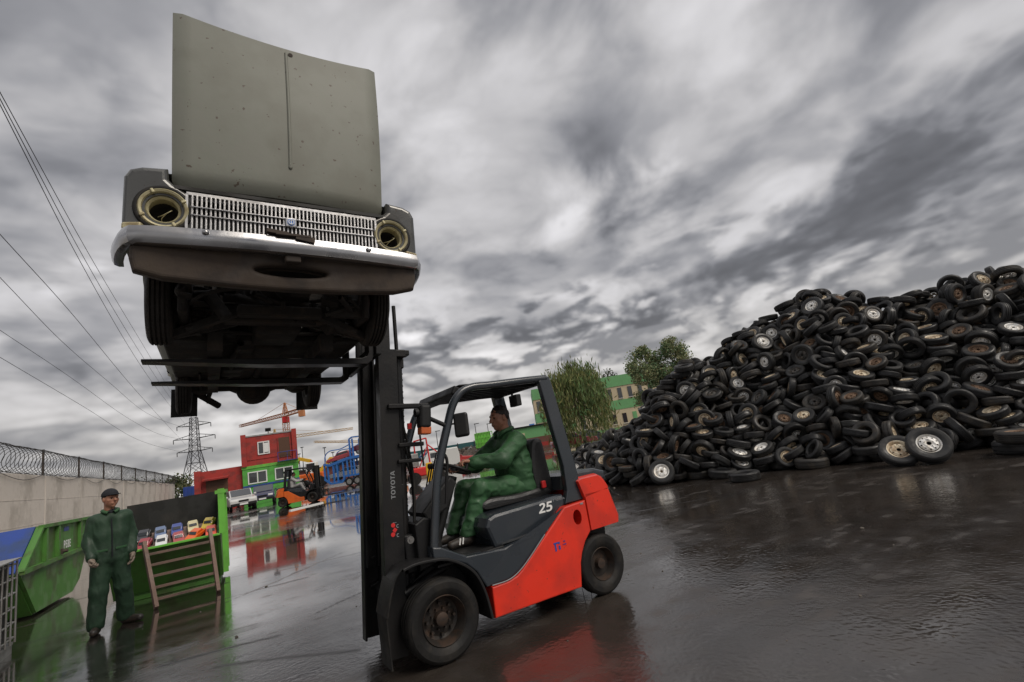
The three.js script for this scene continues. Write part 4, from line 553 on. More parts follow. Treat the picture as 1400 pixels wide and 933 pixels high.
    for (const [wz, wy, i] of [[1.28, 0.41, 0], [-1.12, 0.215, 1]]) {
      const w = part(i ? 'rear_wheel' : 'front_wheel', t); w.position.set(s * (i ? 0.61 : 0.65), i ? wy : 0.425, wz); w.rotation.y = s > 0 ? Math.PI / 2 : -Math.PI / 2;
      mesh('tyre', tyreGeo(0.3, 0.135, 0.17, 36, 4), M.underside, w); mesh('rim', rimGeo(0.17, 0.14, { holes: 8, seg: 24 }), M.rimDirty, w);
    }
    // front suspension
    const sp = []; for (let i = 0; i <= 90; i++) { const a = i / 90 * Math.PI * 2 * 6; sp.push([s * 0.44 + Math.cos(a) * 0.052, 0.24 + 0.28 * i / 90, 1.28 + Math.sin(a) * 0.052]); }
    mesh('coil_spring', tube(sp, 0.0085, 180, 6), M.underside, t);
    mesh('wishbone', [beam([s * 0.24, 0.31, 1.14], [s * 0.6, 0.18, 1.27], 0.05, 0.045), beam([s * 0.24, 0.31, 1.42], [s * 0.6, 0.18, 1.29], 0.05, 0.045), rbox(0.16, 0.03, 0.16, s * 0.45, 0.232, 1.28, 0.01, [0, 0, -s * 0.34]), bar([s * 0.6, 0.17, 1.28], [s * 0.58, 0.55, 1.28], 0.03, 8)], M.underside, t);
    mesh('damper', bar([s * 0.46, 0.2, 1.24], [s * 0.4, 0.55, 1.24], 0.024, 10), M.underside, t);
    mesh('brake_drum', cyl(0.13, 0.07, s * 0.55, 0.41, 1.28, [0, 0, Math.PI / 2], 24), M.underside, t);
    mesh('mud_flap', box(0.24, 0.3, 0.012, s * 0.62, 0.07, -1.5, [0.08, 0, 0]), M.rubber, t);
    mesh('frame_rail', [beam([s * 0.36, 0.17, -1.0], [s * 0.36, 0.19, 1.1], 0.09, 0.13)], M.underside, t);
    mesh('leaf_spring', [0, 1, 2].map((i) => tube([[s * 0.47, 0.26 - i * 0.012, -1.12 - 0.55 + i * 0.14], [s * 0.47, 0.17 - i * 0.014, -1.12], [s * 0.47, 0.24 - i * 0.012, -1.12 + 0.55 - i * 0.14]], 0.012, 14, 5)), M.underside, t);
  });
  mesh('axle_beam', extr(spline([[-0.62, 0.34], [-0.56, 0.16], [-0.42, 0.12], [-0.28, 0.17], [-0.14, 0.12], [0.02, 0.03], [0.18, 0.12], [0.32, 0.16], [0.44, 0.1], [0.56, 0.14], [0.62, 0.34]], 60), 0.16, { bevel: 0.03 }).translate(0, 0, -1.3), M.underside, t);
  const rr = rng(44); for (let i = 0; i < 46; i++) { const x = (rr() * 2 - 1) * 0.56, z = 0.75 + rr() * 0.95, y = 0.24 + rr() * 0.2; mesh('mechanical_part', i % 3 === 0 ? tube([[x, y, z], [x + (rr() - 0.5) * 0.3, y - 0.03 * rr(), z + (rr() - 0.5) * 0.2], [x + (rr() - 0.5) * 0.6, y + 0.1 * rr(), z + (rr() - 0.5) * 0.5]], 0.008 + rr() * 0.012, 14, 6) : i % 3 === 1 ? rbox(0.05 + rr() * 0.16, 0.04 + rr() * 0.1, 0.05 + rr() * 0.2, x, y + 0.05, z, 0.015, [rr(), rr() * 3, rr()]) : bar([x, y, z], [x + (rr() - 0.5) * 0.5, y + 0.12 * rr(), z + (rr() - 0.5) * 0.4], 0.012 + rr() * 0.02, 8), M.underside, t); }
  for (const s of [-1, 1]) mesh('splash_plate', [rbox(0.05, 0.34, 0.62, s * 0.53, 0.42, 1.28, 0.02), cyl(0.15, 0.03, s * 0.57, 0.42, 1.28, [0, 0, Math.PI / 2], 20)], M.underside, t);
  mesh('crossmember', [rbox(0.66, 0.12, 0.16, 0, 0.33, 1.28, 0.03), rbox(0.5, 0.07, 0.1, 0, 0.29, 1.52, 0.02), tube([[-0.55, 0.3, 1.05], [-0.3, 0.27, 1.02], [0.3, 0.27, 1.02], [0.55, 0.3, 1.05]], 0.014, 20, 6), tube([[-0.56, 0.3, 1.45], [-0.35, 0.36, 1.7], [0.35, 0.36, 1.7], [0.56, 0.3, 1.45]], 0.012, 24, 6)], M.underside, t);
  mesh('sump', [rbox(0.3, 0.16, 0.5, 0.02, 0.31, 0.98, 0.04), rbox(0.24, 0.2, 0.5, 0.02, 0.32, 0.5, 0.06), bar([0.02, 0.3, 0.3], [0.02, 0.24, -1.0], 0.035, 10)], M.underside, t);
  mesh('engine', [rbox(0.4, 0.42, 0.62, 0.0, 0.6, 1.12, 0.05), cyl(0.13, 0.1, 0, 0.78, 1.15), box(0.6, 0.36, 0.05, 0, 0.62, 1.62), bar([-0.3, 0.5, 1.3], [-0.3, 0.75, 1.0], 0.06, 10)], M.underside, t);
  mesh('floor_pan', [rbox(1.36, 0.05, 1.9, 0, 0.275, -0.1, 0.02), rbox(1.2, 0.14, 0.9, 0, 0.36, -1.5, 0.05), rbox(0.26, 0.12, 1.6, 0, 0.34, -0.1, 0.05), box(1.4, 0.5, 0.04, 0, 0.62, 0.86)], M.underside, t);
  mesh('inner_arch', [-1, 1].flatMap((s) => [box(0.03, 0.5, 0.9, s * 0.5, 0.66, 1.4), box(0.24, 0.03, 0.8, s * 0.62, 0.8, 1.35)]), M.underside, t);
  mesh('rear_axle', [bar([-0.58, 0.2, -1.12], [0.58, 0.2, -1.12], 0.07, 12), ell(0.17, 0.17, 0.16, 0.02, 0.15, -1.14, 18), bar([-0.5, 0.14, -1.3], [-0.3, 0.02, -1.5], 0.035, 8), bar([0.02, 0.21, -1.0], [0.02, 0.24, -0.8], 0.06, 10, 0.04)], M.underside, t);
  mesh('exhaust', [tube([[-0.2, 0.22, 0.9], [-0.24, 0.2, 0.3], [-0.22, 0.2, -0.5], [-0.33, 0.22, -0.9], [-0.4, 0.1, -1.4], [-0.4, 0.12, -1.95]], 0.024, 50, 8), rbox(0.2, 0.1, 0.46, -0.22, 0.22, -0.2, 0.045)], M.underside, t);
  mesh('fuel_tank', [rbox(0.7, 0.12, 0.5, 0.06, 0.29, -1.68, 0.05)], M.underside, t);
  mesh('rear_panel', [rbox(1.4, 0.66, 0.1, 0, 0.6, -1.99, 0.04), rbox(1.14, 0.03, 0.9, 0, 0.945, -1.6, 0.012)], M.carPaint, t);
  mesh('rear_bumper', tube([[-0.76, 0.48, -1.8], [-0.74, 0.48, -2.07], [0, 0.48, -2.13], [0.74, 0.48, -2.07], [0.76, 0.48, -1.8]], 0.045, 40, 8), M.chrome, t);
  // cabin
  mesh('cabin', extr([[0.92, 0.93], [0.42, 1.37], [0.2, 1.42], [-0.7, 1.42], [-0.95, 1.38], [-1.32, 0.95], [-1.2, 0.91], [0.8, 0.9]], 1.26, { bevel: 0.06, seg: 3 }).rotateY(-Math.PI / 2).translate(0.63, 0, 0), M.carPaint, t);
  two((s) => { mesh('side_window', [extr([[0.62, 0.97], [0.35, 1.33], [-0.12, 1.34], [-0.12, 0.97]], 0.01).rotateY(-Math.PI / 2).translate(s * 0.633 + 0.005, 0, 0), extr([[-0.18, 0.97], [-0.18, 1.34], [-0.75, 1.34], [-1.02, 0.97]], 0.01).rotateY(-Math.PI / 2).translate(s * 0.633 + 0.005, 0, 0)], M.glassDark, t); });
  mesh('windscreen', box(1.08, 0.52, 0.012, 0, 1.16, 0.695, [-0.85, 0, 0]), M.glassDark, t);
}
// ---------- people ----------
function sdfGeo(dist, lo, hi, cell) { // mesh the zero level of a distance function inside the box lo..hi
  const c = [0, 1, 2].map((i) => (lo[i] + hi[i]) / 2), half = Math.max(...[0, 1, 2].map((i) => (hi[i] - lo[i]) / 2)) * 1.06, n = Math.min(150, Math.ceil(2 * half / cell) + 3);
  const mc = new MarchingCubes(n, new THREE.MeshStandardMaterial(), false, false, 120000), h = n / 2; mc.isolation = 0;
  for (let k = 0; k < n; k++) for (let j = 0; j < n; j++) for (let i = 0; i < n; i++) { const x = c[0] + (i - h) / h * half, y = c[1] + (j - h) / h * half, z = c[2] + (k - h) / h * half; mc.field[k * n * n + j * n + i] = x < lo[0] - 0.03 || x > hi[0] + 0.03 || y < lo[1] - 0.03 || y > hi[1] + 0.03 || z < lo[2] - 0.03 || z > hi[2] + 0.03 ? -1 : -dist(x, y, z); }
  mc.update(); const m = mc.count, p = new Float32Array(m * 3), q = new Float32Array(m * 3);
  for (let i = 0; i < m * 3; i++) { p[i] = mc.positionArray[i] * half + c[i % 3]; q[i] = mc.normalArray[i]; }
  for (let i = 0; i < m; i++) { const l = Math.hypot(q[i * 3], q[i * 3 + 1], q[i * 3 + 2]) || 1; for (let k = 0; k < 3; k++) q[i * 3 + k] /= l; }
  const g = new THREE.BufferGeometry(); g.setAttribute('position', new THREE.BufferAttribute(p, 3)); g.setAttribute('normal', new THREE.BufferAttribute(q, 3)); g.setAttribute('uv', new THREE.BufferAttribute(new Float32Array(m * 2), 2)); return g;
}
const smin = (a, b, k) => { const h = Math.max(k - Math.abs(a - b), 0) / k; return Math.min(a, b) - h * h * k * 0.25; };
function boneDist(B, k) { // tapered capsules [a, ra, b, rb] joined smoothly
  const P = B.map(([a, ra, b, rb]) => { const d = [b[0] - a[0], b[1] - a[1], b[2] - a[2]]; return { a, d, l2: d[0] ** 2 + d[1] ** 2 + d[2] ** 2 || 1e-9, ra, rb }; });
  return (x, y, z) => { let s = 9; for (const { a, d, l2, ra, rb } of P) { const px = x - a[0], py = y - a[1], pz = z - a[2]; let t = (px * d[0] + py * d[1] + pz * d[2]) / l2; t = t < 0 ? 0 : t > 1 ? 1 : t; s = smin(s, Math.hypot(px - d[0] * t, py - d[1] * t, pz - d[2] * t) - mix(ra, rb, t), k); } return s; };
}
function bonesGeo(B, { k = 0.05, cell = 0.012, folds = 0.012, freq = 9, cut, drape = 0 } = {}) {
  const lo = [9, 9, 9], hi = [-9, -9, -9]; for (const [a, ra, b, rb] of B) for (const [p, r] of [[a, ra], [b, rb]]) for (let i = 0; i < 3; i++) { lo[i] = Math.min(lo[i], p[i] - r - 0.02); hi[i] = Math.max(hi[i], p[i] + r + 0.02); }
  const f = boneDist(B, k);
  return sdfGeo((x, y, z) => { let d = f(x, y, z); if (d < 0.06 && folds) { const w = drape ? fbm3(x * freq * 1.5, y * freq * 0.55 + x * 3, z * freq * 1.5, 2) : fbm3(x * freq, y * freq * 1.5, z * freq, 2); d += folds * 2 * (Math.abs(w - 0.5) * 2 - 0.28) + folds * (drape ? 0.12 : 0.28) * Math.sin((x * 7 + y * 38 + z * 9) + w * 9); } if (cut) d = Math.max(d, cut(x, y, z)); return d; }, lo, hi, cell);
}
const ellD = (x, y, z, c, r) => { const k = Math.hypot((x - c[0]) / r[0], (y - c[1]) / r[1], (z - c[2]) / r[2]); return (k - 1) * Math.min(...r); };
function headGeo() { // face looks to +z, chin near y = -0.115, crown near y = 0.12
  const caps = boneDist([[[0, 0.012, 0.086], 0.011, [0, -0.022, 0.106], 0.0155], [[-0.04, 0.026, 0.074], 0.012, [0.04, 0.026, 0.074], 0.012], [[-0.02, -0.062, 0.078], 0.0085, [0.02, -0.062, 0.078], 0.0085], [[0, -0.098, 0.058], 0.02, [0, -0.094, 0.05], 0.024], [[0, -0.05, -0.02], 0.058, [0, -0.17, -0.035], 0.056], [[-0.05, -0.02, 0.05], 0.02, [-0.05, -0.06, 0.02], 0.018], [[0.05, -0.02, 0.05], 0.02, [0.05, -0.06, 0.02], 0.018]], 0.014);
  return sdfGeo((x, y, z) => {
    let d = ellD(x, y, z, [0, 0.022, -0.012], [0.077, 0.1, 0.098]); d = smin(d, ellD(x, y, z, [0, -0.05, 0.02], [0.06, 0.07, 0.066]), 0.04); d = smin(d, caps(x, y, z), 0.018);
    for (const s of [-1, 1]) { d = smin(d, ellD(x, y, z, [s * 0.08, -0.006, -0.012], [0.011, 0.032, 0.02]), 0.008); const e = Math.hypot(x - s * 0.033, y - 0.006, z - 0.094) - 0.017; d = -smin(-d, e, 0.012); }
    const m = Math.hypot(x * 0.5, (y + 0.066) * 2.2, z - 0.098) - 0.012; d = -smin(-d, m, 0.004);
    return d;
  }, [-0.1, -0.2, -0.13], [0.1, 0.14, 0.13], 0.0036);
}
function hairGeo() { return sdfGeo((x, y, z) => { const n = fbm3(x * 90, y * 40, z * 90, 2) - 0.5; let d = ellD(x, y, z, [0, 0.029, -0.019], [0.0815, 0.1, 0.1005]) + n * 0.012; const front = z + n * 0.03 - (0.066 - Math.max(0, 0.06 - y) * 1.5), low = -(y + 0.055 + Math.max(0, z) * 0.9); d = Math.max(d, Math.max(Math.min(front, -(y - 0.075)), low)); return d; }, [-0.1, -0.09, -0.14], [0.1, 0.15, 0.12], 0.0042); }
// a hand hanging along -y, palm to +z, thumb on the side `s` of x; curl bends the fingers to +z
function handGeo(s, curl, thumb = 0.5, cell = 0.0036, fat = 1) {
  const B = [[[-0.022, -0.02, 0], 0.019 * fat, [-0.026, -0.08, 0], 0.014 * fat], [[0.022, -0.02, 0], 0.019 * fat, [0.026, -0.08, 0], 0.014 * fat], [[0, -0.02, 0], 0.02 * fat, [0, -0.085, 0.002], 0.015 * fat], [[0, 0.05, 0], 0.028 * fat, [0, -0.01, 0], 0.024 * fat]];
  const F = []; [[0.031, 0.066], [0.0105, 0.076], [-0.0105, 0.071], [-0.031, 0.055]].forEach(([x, L], i) => { let p = [s * x, -0.085 + Math.abs(x) * 0.15, 0.002], a = curl * 0.5; for (let j = 0; j < 3; j++) { const l = L * [0.45, 0.32, 0.25][j]; const q = [p[0] + s * (x > 0 ? 0.002 : -0.002), p[1] - Math.cos(a) * l, p[2] + Math.sin(a) * l]; F.push([p, (0.0098 - j * 0.0009) * fat, q, (0.009 - j * 0.0009) * fat]); p = q; a += curl * [0.8, 0.6, 0.4][j]; } });
  const T = [[[s * 0.03, -0.02, 0.006], 0.014 * fat, [s * 0.05, -0.05, 0.018 + thumb * 0.015], 0.0115 * fat], [[s * 0.05, -0.05, 0.018 + thumb * 0.015], 0.0112 * fat, [s * (0.054 - thumb * 0.025), -0.085, 0.024 + thumb * 0.03], 0.0095 * fat]];
  const fs = [boneDist(B, 0.02), boneDist(T, 0.01), ...[0, 3, 6, 9].map((i) => boneDist(F.slice(i, i + 3), 0.006))];
  return sdfGeo((x, y, z) => { let d = smin(fs[0](x, y, z), fs[1](x, y, z), 0.012), f = 9; for (let i = 2; i < 6; i++) f = Math.min(f, fs[i](x, y, z)); return smin(d, f, 0.007); }, [-0.085, -0.19, -0.05], [0.085, 0.08, 0.12], cell);
}
const place = (g, pos, basis) => { const m = new THREE.Matrix4().makeBasis(...basis.map((v) => V(...v).normalize())).setPosition(...pos); return g.applyMatrix4(m); };
// orthonormal hand basis: `up` = towards the wrist (+y), `palm` = palm direction (+z)
const handBasis = (up, palm) => { const y = V(...up).normalize(), z = V(...palm); z.addScaledVector(y, -z.dot(y)).normalize(); const x = V(0, 0, 0).crossVectors(y, z); return [x.toArray(), y.toArray(), z.toArray()]; };
const HEAD = headGeo(), HAIR = hairGeo();
const headAt = (g, pos, yaw, pitch = 0, roll = 0) => g.clone().applyMatrix4(new THREE.Matrix4().compose(V(...pos), new THREE.Quaternion().setFromEuler(new THREE.Euler(pitch, yaw, roll, 'YXZ')), V(1, 1, 1)));
const eyes = (pos, yaw, pitch, roll = 0) => [-1, 1].map((s) => headAt(ell(0.0125, 0.0105, 0.0115, s * 0.032, 0.006, 0.0715, 10), pos, yaw, pitch, roll));
const brows = (pos, yaw, pitch, roll = 0) => [-1, 1].map((s) => headAt(tube([[s * 0.015, 0.03, 0.089], [s * 0.032, 0.034, 0.085], [s * 0.048, 0.029, 0.074]], 0.0038, 8, 5), pos, yaw, pitch, roll));

// the man standing by the skip; local +z is where he faces, +x is his left
{
  const w = thing('person', 'person in green rain suit and dark cap standing by the skips', 'person', [-5.92, 0, -7.0], 0.8); w.scale.setScalar(1.025);
  const hp = [0.0, 1.645, 0.025], yaw = 0.42, pi = 0.02;
  const jacket = [
    [[-0.075, 0.88, 0], 0.142, [-0.08, 1.18, 0], 0.128], [[0.075, 0.88, 0], 0.142, [0.08, 1.18, 0], 0.128], [[-0.08, 1.18, 0], 0.128, [-0.1, 1.35, -0.01], 0.118], [[0.08, 1.18, 0], 0.128, [0.1, 1.35, -0.01], 0.118], [[-0.17, 1.4, -0.02], 0.078, [0.17, 1.4, -0.02], 0.078], [[0, 1.42, -0.02], 0.1, [0, 1.485, -0.015], 0.078],
    [[-0.195, 1.385, -0.02], 0.084, [-0.258, 1.13, -0.02], 0.072], [[-0.258, 1.13, -0.02], 0.072, [-0.235, 0.93, 0.12], 0.06], [[0.195, 1.385, -0.02], 0.084, [0.262, 1.13, -0.05], 0.072], [[0.262, 1.13, -0.05], 0.072, [0.255, 0.92, 0.05], 0.06]];
  for (const b of jacket) { b[0][0] *= 0.88; b[2][0] *= 0.88; b[1] *= 0.91; b[3] *= 0.91; }
  mesh('jacket', bonesGeo(jacket, { k: 0.035, folds: 0.007, freq: 9, drape: 1, cut: (x, y, z) => Math.max(0.8 - y, -(Math.hypot(x, (y - 1.52) * 0.9, z - 0.06) - 0.055)) }), M.jacketDark, w);
  mesh('collar', [tube([[0.03, 1.46, 0.075], [0.075, 1.485, 0.035], [0.075, 1.5, -0.06], [0, 1.505, -0.09], [-0.075, 1.5, -0.06], [-0.075, 1.485, 0.035], [-0.03, 1.46, 0.075]], 0.022, 40, 8)], M.jacket, w);
  mesh('pullover', ell(0.064, 0.05, 0.066, 0, 1.47, 0.0, 16), M.cloth, w); mesh('zip', tube([[0.0, 1.38, 0.098], [0.005, 1.2, 0.112], [0.005, 0.9, 0.125]], 0.008, 16, 5), M.cloth, w);
  for (const s of [-1, 1]) mesh('pocket_flap', rbox(0.13, 0.03, 0.014, s * 0.1, 0.995, 0.118, 0.006, [0, s * 0.35, 0]), M.jacket, w);
  const trousers = [[[-0.08, 0.88, 0], 0.12, [0.08, 0.88, 0], 0.12], [[-0.09, 0.86, 0], 0.115, [-0.125, 0.5, 0.045], 0.098], [[-0.125, 0.5, 0.045], 0.098, [-0.155, 0.11, 0.05], 0.094], [[0.09, 0.86, 0], 0.115, [0.135, 0.5, 0.0], 0.098], [[0.135, 0.5, 0.0], 0.098, [0.165, 0.11, -0.09], 0.094]];
  mesh('trousers', bonesGeo(trousers, { k: 0.03, folds: 0.009, drape: 1, cut: (x, y) => 0.05 - y }), M.jacketDark, w);
  for (const [a, b] of [[[-0.16, 0.05, 0.05], [-0.19, 0.045, 0.22], -1], [[0.17, 0.05, -0.1], [0.3, 0.045, 0.04], 1]]) mesh('shoe', bonesGeo([[a, 0.052, b, 0.042], [[a[0], 0.09, a[2]], 0.045, a, 0.05]], { k: 0.04, folds: 0, cell: 0.007, cut: (x, y) => 0.003 - y }), M.shoe, w);
  mesh('body', [headAt(HEAD, hp, yaw, pi)], M.skin, w);
  for (const e of eyes(hp, yaw, pi)) mesh('eye', e, M.eye, w); mesh('hair', headAt(HAIR.clone().scale(1, 0.98, 1), hp, yaw, pi), M.hair, w);
  // gloved hands: the right one a loose fist in front, the left one hanging
  mesh('glove', place(handGeo(-1, 1.25, 0.8, 0.004, 1.25), [-0.205, 0.905, 0.15], handBasis([-0.03, 0.75, -0.66], [0.5, 0.1, 0.5])), M.glove, w);
  mesh('glove', place(handGeo(1, 0.6, 0.4, 0.004, 1.2), [0.224, 0.885, 0.07], handBasis([0.05, 0.95, -0.3], [-0.9, 0, 0.3])), M.glove, w);
  const cap = part('cap', w); const C = (g) => headAt(g, hp, yaw, pi - 0.06);
  mesh('cap_crown', C(sdfGeo((x, y, z) => Math.max(ellD(x, y, z, [0, 0.04, -0.015], [0.092, 0.1, 0.112]), 0.042 - y - z * 0.06), [-0.11, 0.02, -0.14], [0.11, 0.16, 0.12], 0.005)), M.cloth, cap);
  mesh('cap_peak', C(X3(extr(spline([[-0.075, 0], [-0.06, 0.055], [0, 0.082], [0.06, 0.055], [0.075, 0]], 24), 0.008, { bevel: 0.002 }), { r: [Math.PI / 2 + 0.12, 0, 0], p: [0, 0.056, 0.068] })), M.cloth, cap);
}
// a seated driver in the truck's frame (forward, up, left)
function driver(label, truckGroup, suit, trouser, detail) {
  const off = V(-1.1, 0.95, 0), w = thing('person', label, 'person', truckGroup.localToWorld(off.clone()).toArray(), truckGroup.rotation.y);
  const P = (F, U, L) => [F - off.x, U - off.y, -L], cell = detail ? 0.0115 : 0.03, fold = detail ? 0.0085 : 0;
  const J = [[P(-1.17, 1.1, -0.09), 0.15, P(-1.16, 1.3, -0.09), 0.145], [P(-1.17, 1.1, 0.09), 0.15, P(-1.16, 1.3, 0.09), 0.145], [P(-1.16, 1.3, -0.09), 0.145, P(-1.14, 1.48, -0.1), 0.12], [P(-1.16, 1.3, 0.09), 0.145, P(-1.14, 1.48, 0.1), 0.12], [P(-1.13, 1.54, -0.18), 0.08, P(-1.13, 1.54, 0.18), 0.08], [P(-1.13, 1.54, 0), 0.1, P(-1.115, 1.63, 0), 0.078],
    [P(-1.11, 1.53, 0.2), 0.09, P(-0.875, 1.39, 0.27), 0.078], [P(-0.875, 1.39, 0.27), 0.078, P(-0.64, 1.405, 0.15), 0.06], [P(-1.11, 1.53, -0.2), 0.09, P(-0.87, 1.37, -0.27), 0.078], [P(-0.87, 1.37, -0.27), 0.078, P(-0.65, 1.37, -0.16), 0.06]];
  mesh('jacket', bonesGeo(J, { k: 0.05, cell, folds: fold, freq: 10, cut: (x, y, z) => Math.max(0.05 - y - (x > 0.12 ? 1 : 0), -(Math.hypot(x - 0.06, (y - 0.76) * 0.9, z) - 0.05)) }), suit, w);
  const T = [[P(-1.16, 1.09, -0.08), 0.13, P(-1.16, 1.09, 0.08), 0.13]]; for (const s of [1, -1]) T.push([P(-1.12, 1.1, s * 0.1), 0.12, P(-0.66, 1.165, s * 0.17), 0.085], [P(-0.66, 1.165, s * 0.17), 0.085, P(-0.48, 0.8, s * 0.15), 0.075]);
  mesh('trousers', bonesGeo(T, { k: 0.04, cell, folds: fold, cut: (x, y, z) => Math.max(-0.01 + (-0.16) - y + 0.0, (0.1 - (y + 0.0)) - (x > -0.2 ? 1 : 0.085)) }), trouser, w);
  const hp = P(-1.075, 1.795, 0), yaw = Math.PI / 2, pi = 0.06;
  mesh('body', [headAt(HEAD, hp, yaw, pi), ...(detail ? [place(handGeo(1, 1.15, 0.6), P(-0.625, 1.415, 0.14), handBasis([-0.8, -0.2, -0.15 * 1], [0.5, -0.85, 0.1])), place(handGeo(-1, 1.15, 0.6), P(-0.63, 1.38, -0.15), handBasis([-0.8, -0.1, 0.15], [0.5, -0.85, 0]))] : [])], M.skin, w);
  mesh('hair', headAt(HAIR, hp, yaw, pi), M.hair, w);
  if (detail) {
    for (const e of eyes(hp, yaw, pi)) mesh('eye', e, M.eye, w); for (const e of brows(hp, yaw, pi)) mesh('eyebrow', e, M.hair, w);
    mesh('collar', tube([P(-1.02, 1.6, 0.03), P(-1.05, 1.645, 0.085), P(-1.15, 1.67, 0.085), P(-1.2, 1.675, 0), P(-1.15, 1.67, -0.085), P(-1.05, 1.645, -0.085), P(-1.02, 1.6, -0.03)], 0.022, 40, 8), suit, w);
    for (const s of [1, -1]) { const sh = mesh('shoe', bonesGeo([[P(-0.48, 0.755, s * 0.15), 0.048, P(-0.3, 0.74, s * 0.155), 0.036], [P(-0.48, 0.82, s * 0.15), 0.042, P(-0.47, 0.76, s * 0.15), 0.045]], { k: 0.04, folds: 0, cell: 0.007, cut: (x, y) => -0.247 - y }), M.shoe, w); for (const i of [0, 1]) mesh('shoe_stripe', (box(0.012, 0.055, 0.004, P(-0.4 + i * 0.03, 0, 0)[0], -0.19, P(0, 0, s * 0.15)[2] - s * 0.046, [0, 0, 0.25])), M.whiteMark, sh); }
  }
  return w;
}
truck.updateMatrixWorld(true);
driver('person in green work suit sitting at the wheel of the red forklift', truck, M.jacket, M.jacket, true);
// ---------- skips ----------
{
  // boat-shaped green skip: its near side traced on the upright plane through its foot
  const a = atY(49, 843), b = atY(99, 813), d = b.clone().sub(a).setY(0).normalize(), n = V(-d.z, 0, d.x); if (n.x > 0) n.negate();
  const onPlane = (x, y) => { const r = ray(x, y), k = n.dot(a.clone().sub(camera.position)) / n.dot(r), p = camera.position.clone().addScaledVector(r, k); return [p.clone().sub(a).setY(0).dot(d), p.y]; };
  const P = [[54, 721], [122.5, 708], [119, 746], [108.5, 791], [99, 813], [49, 843], [26, 784.5]].map(([x, y]) => onPlane(x, y)); P[4][1] = 0.06; P[5][1] = 0.06;
  const t = thing('green_skip', 'green steel skip with a blue sloping end standing before the concrete wall', 'skip', [a.x, 0, a.z], Math.atan2(-d.z, d.x)), D = 1.6, [TL, TR, MR, LR, BR, BL, ML] = P;
  // local x along the side, z: near side at 0, far side at -D
  const z1 = 0, th = 0.05;
  const up = extr([TL, TR, MR, [MR[0] - 0.02, MR[1] - 0.02], [ML[0], ML[1]]], th), low = extr([[ML[0], ML[1]], MR, LR, BR, BL], th);
  mesh('upper_side', [up.clone().translate(0, 0, -th)], M.skipGreen, t); mesh('lower_side', [low.clone().translate(0, 0, -th)], M.skipGreen, t);
  mesh('far_side', [up.clone().translate(0, 0, -D), low.clone().translate(0, 0, -D)], M.skipGreen, t);
  const quad = (p, q) => { const L = Math.hypot(q[0] - p[0], q[1] - p[1]); return box(L, 0.05, D - 2 * th - 0.01, (p[0] + q[0]) / 2, (p[1] + q[1]) / 2, -D / 2, [0, 0, Math.atan2(q[1] - p[1], q[0] - p[0])]); };
  mesh('end_plate', quad(TL, ML), M.skipBlue, t).userData.label = 'blue sloping end plate'; mesh('end_plate', quad(ML, BL), M.skipGreen, t); mesh('end_plate', [quad(TR, MR), quad(MR, BR)], M.skipGreen, t); mesh('bottom_plate', quad(BL, BR), M.skipGreen, t); 
  mesh('rim', [beam([TL[0] - 0.03, TL[1], 0.03], [TR[0] + 0.03, TR[1], 0.03], 0.08, 0.06), beam([TL[0], TL[1] - 0.02, 0.03], [ML[0], ML[1], 0.03], 0.06, 0.05)], M.skipGreen, t);
  mesh('waist_rail', beam([ML[0], ML[1], 0.035], [MR[0], MR[1], 0.035], 0.07, 0.07), M.skipGreen, t);
  for (const f of [0.06, 0.27, 0.72, 0.93]) { const x = mix(TL[0], TR[0], f), y0 = mix(ML[1], MR[1], (x - ML[0]) / (MR[0] - ML[0])), y1 = mix(TL[1], TR[1], f); mesh('rib', box(0.09, y1 - y0 - 0.08, 0.06, x, (y0 + y1) / 2, 0.031), M.skipGreen, t); if (f === 0.27 || f === 0.72) mesh('hook', [box(0.08, 0.1, 0.08, x + 0.08, y0 + 0.1, 0.05), cyl(0.03, 0.12, x + 0.08, y0 + 0.1, 0.1, [Math.PI / 2, 0, 0], 10)], M.rustPanel, t); }
  const cx = mix(TL[0], TR[0], 0.47), cy = mix(TL[1], TR[1], 0.47);
  mesh('number_mark', text('PE8E', 0.15, { stretch: 0.95 }).translate(cx + 0.05, cy - 0.42, 0.003), M.whiteMark, t); mesh('label_mark', box(0.3, 0.08, 0.004, cx - 0.02, cy - 0.13, 0.004), M.skipBlue, t);
}
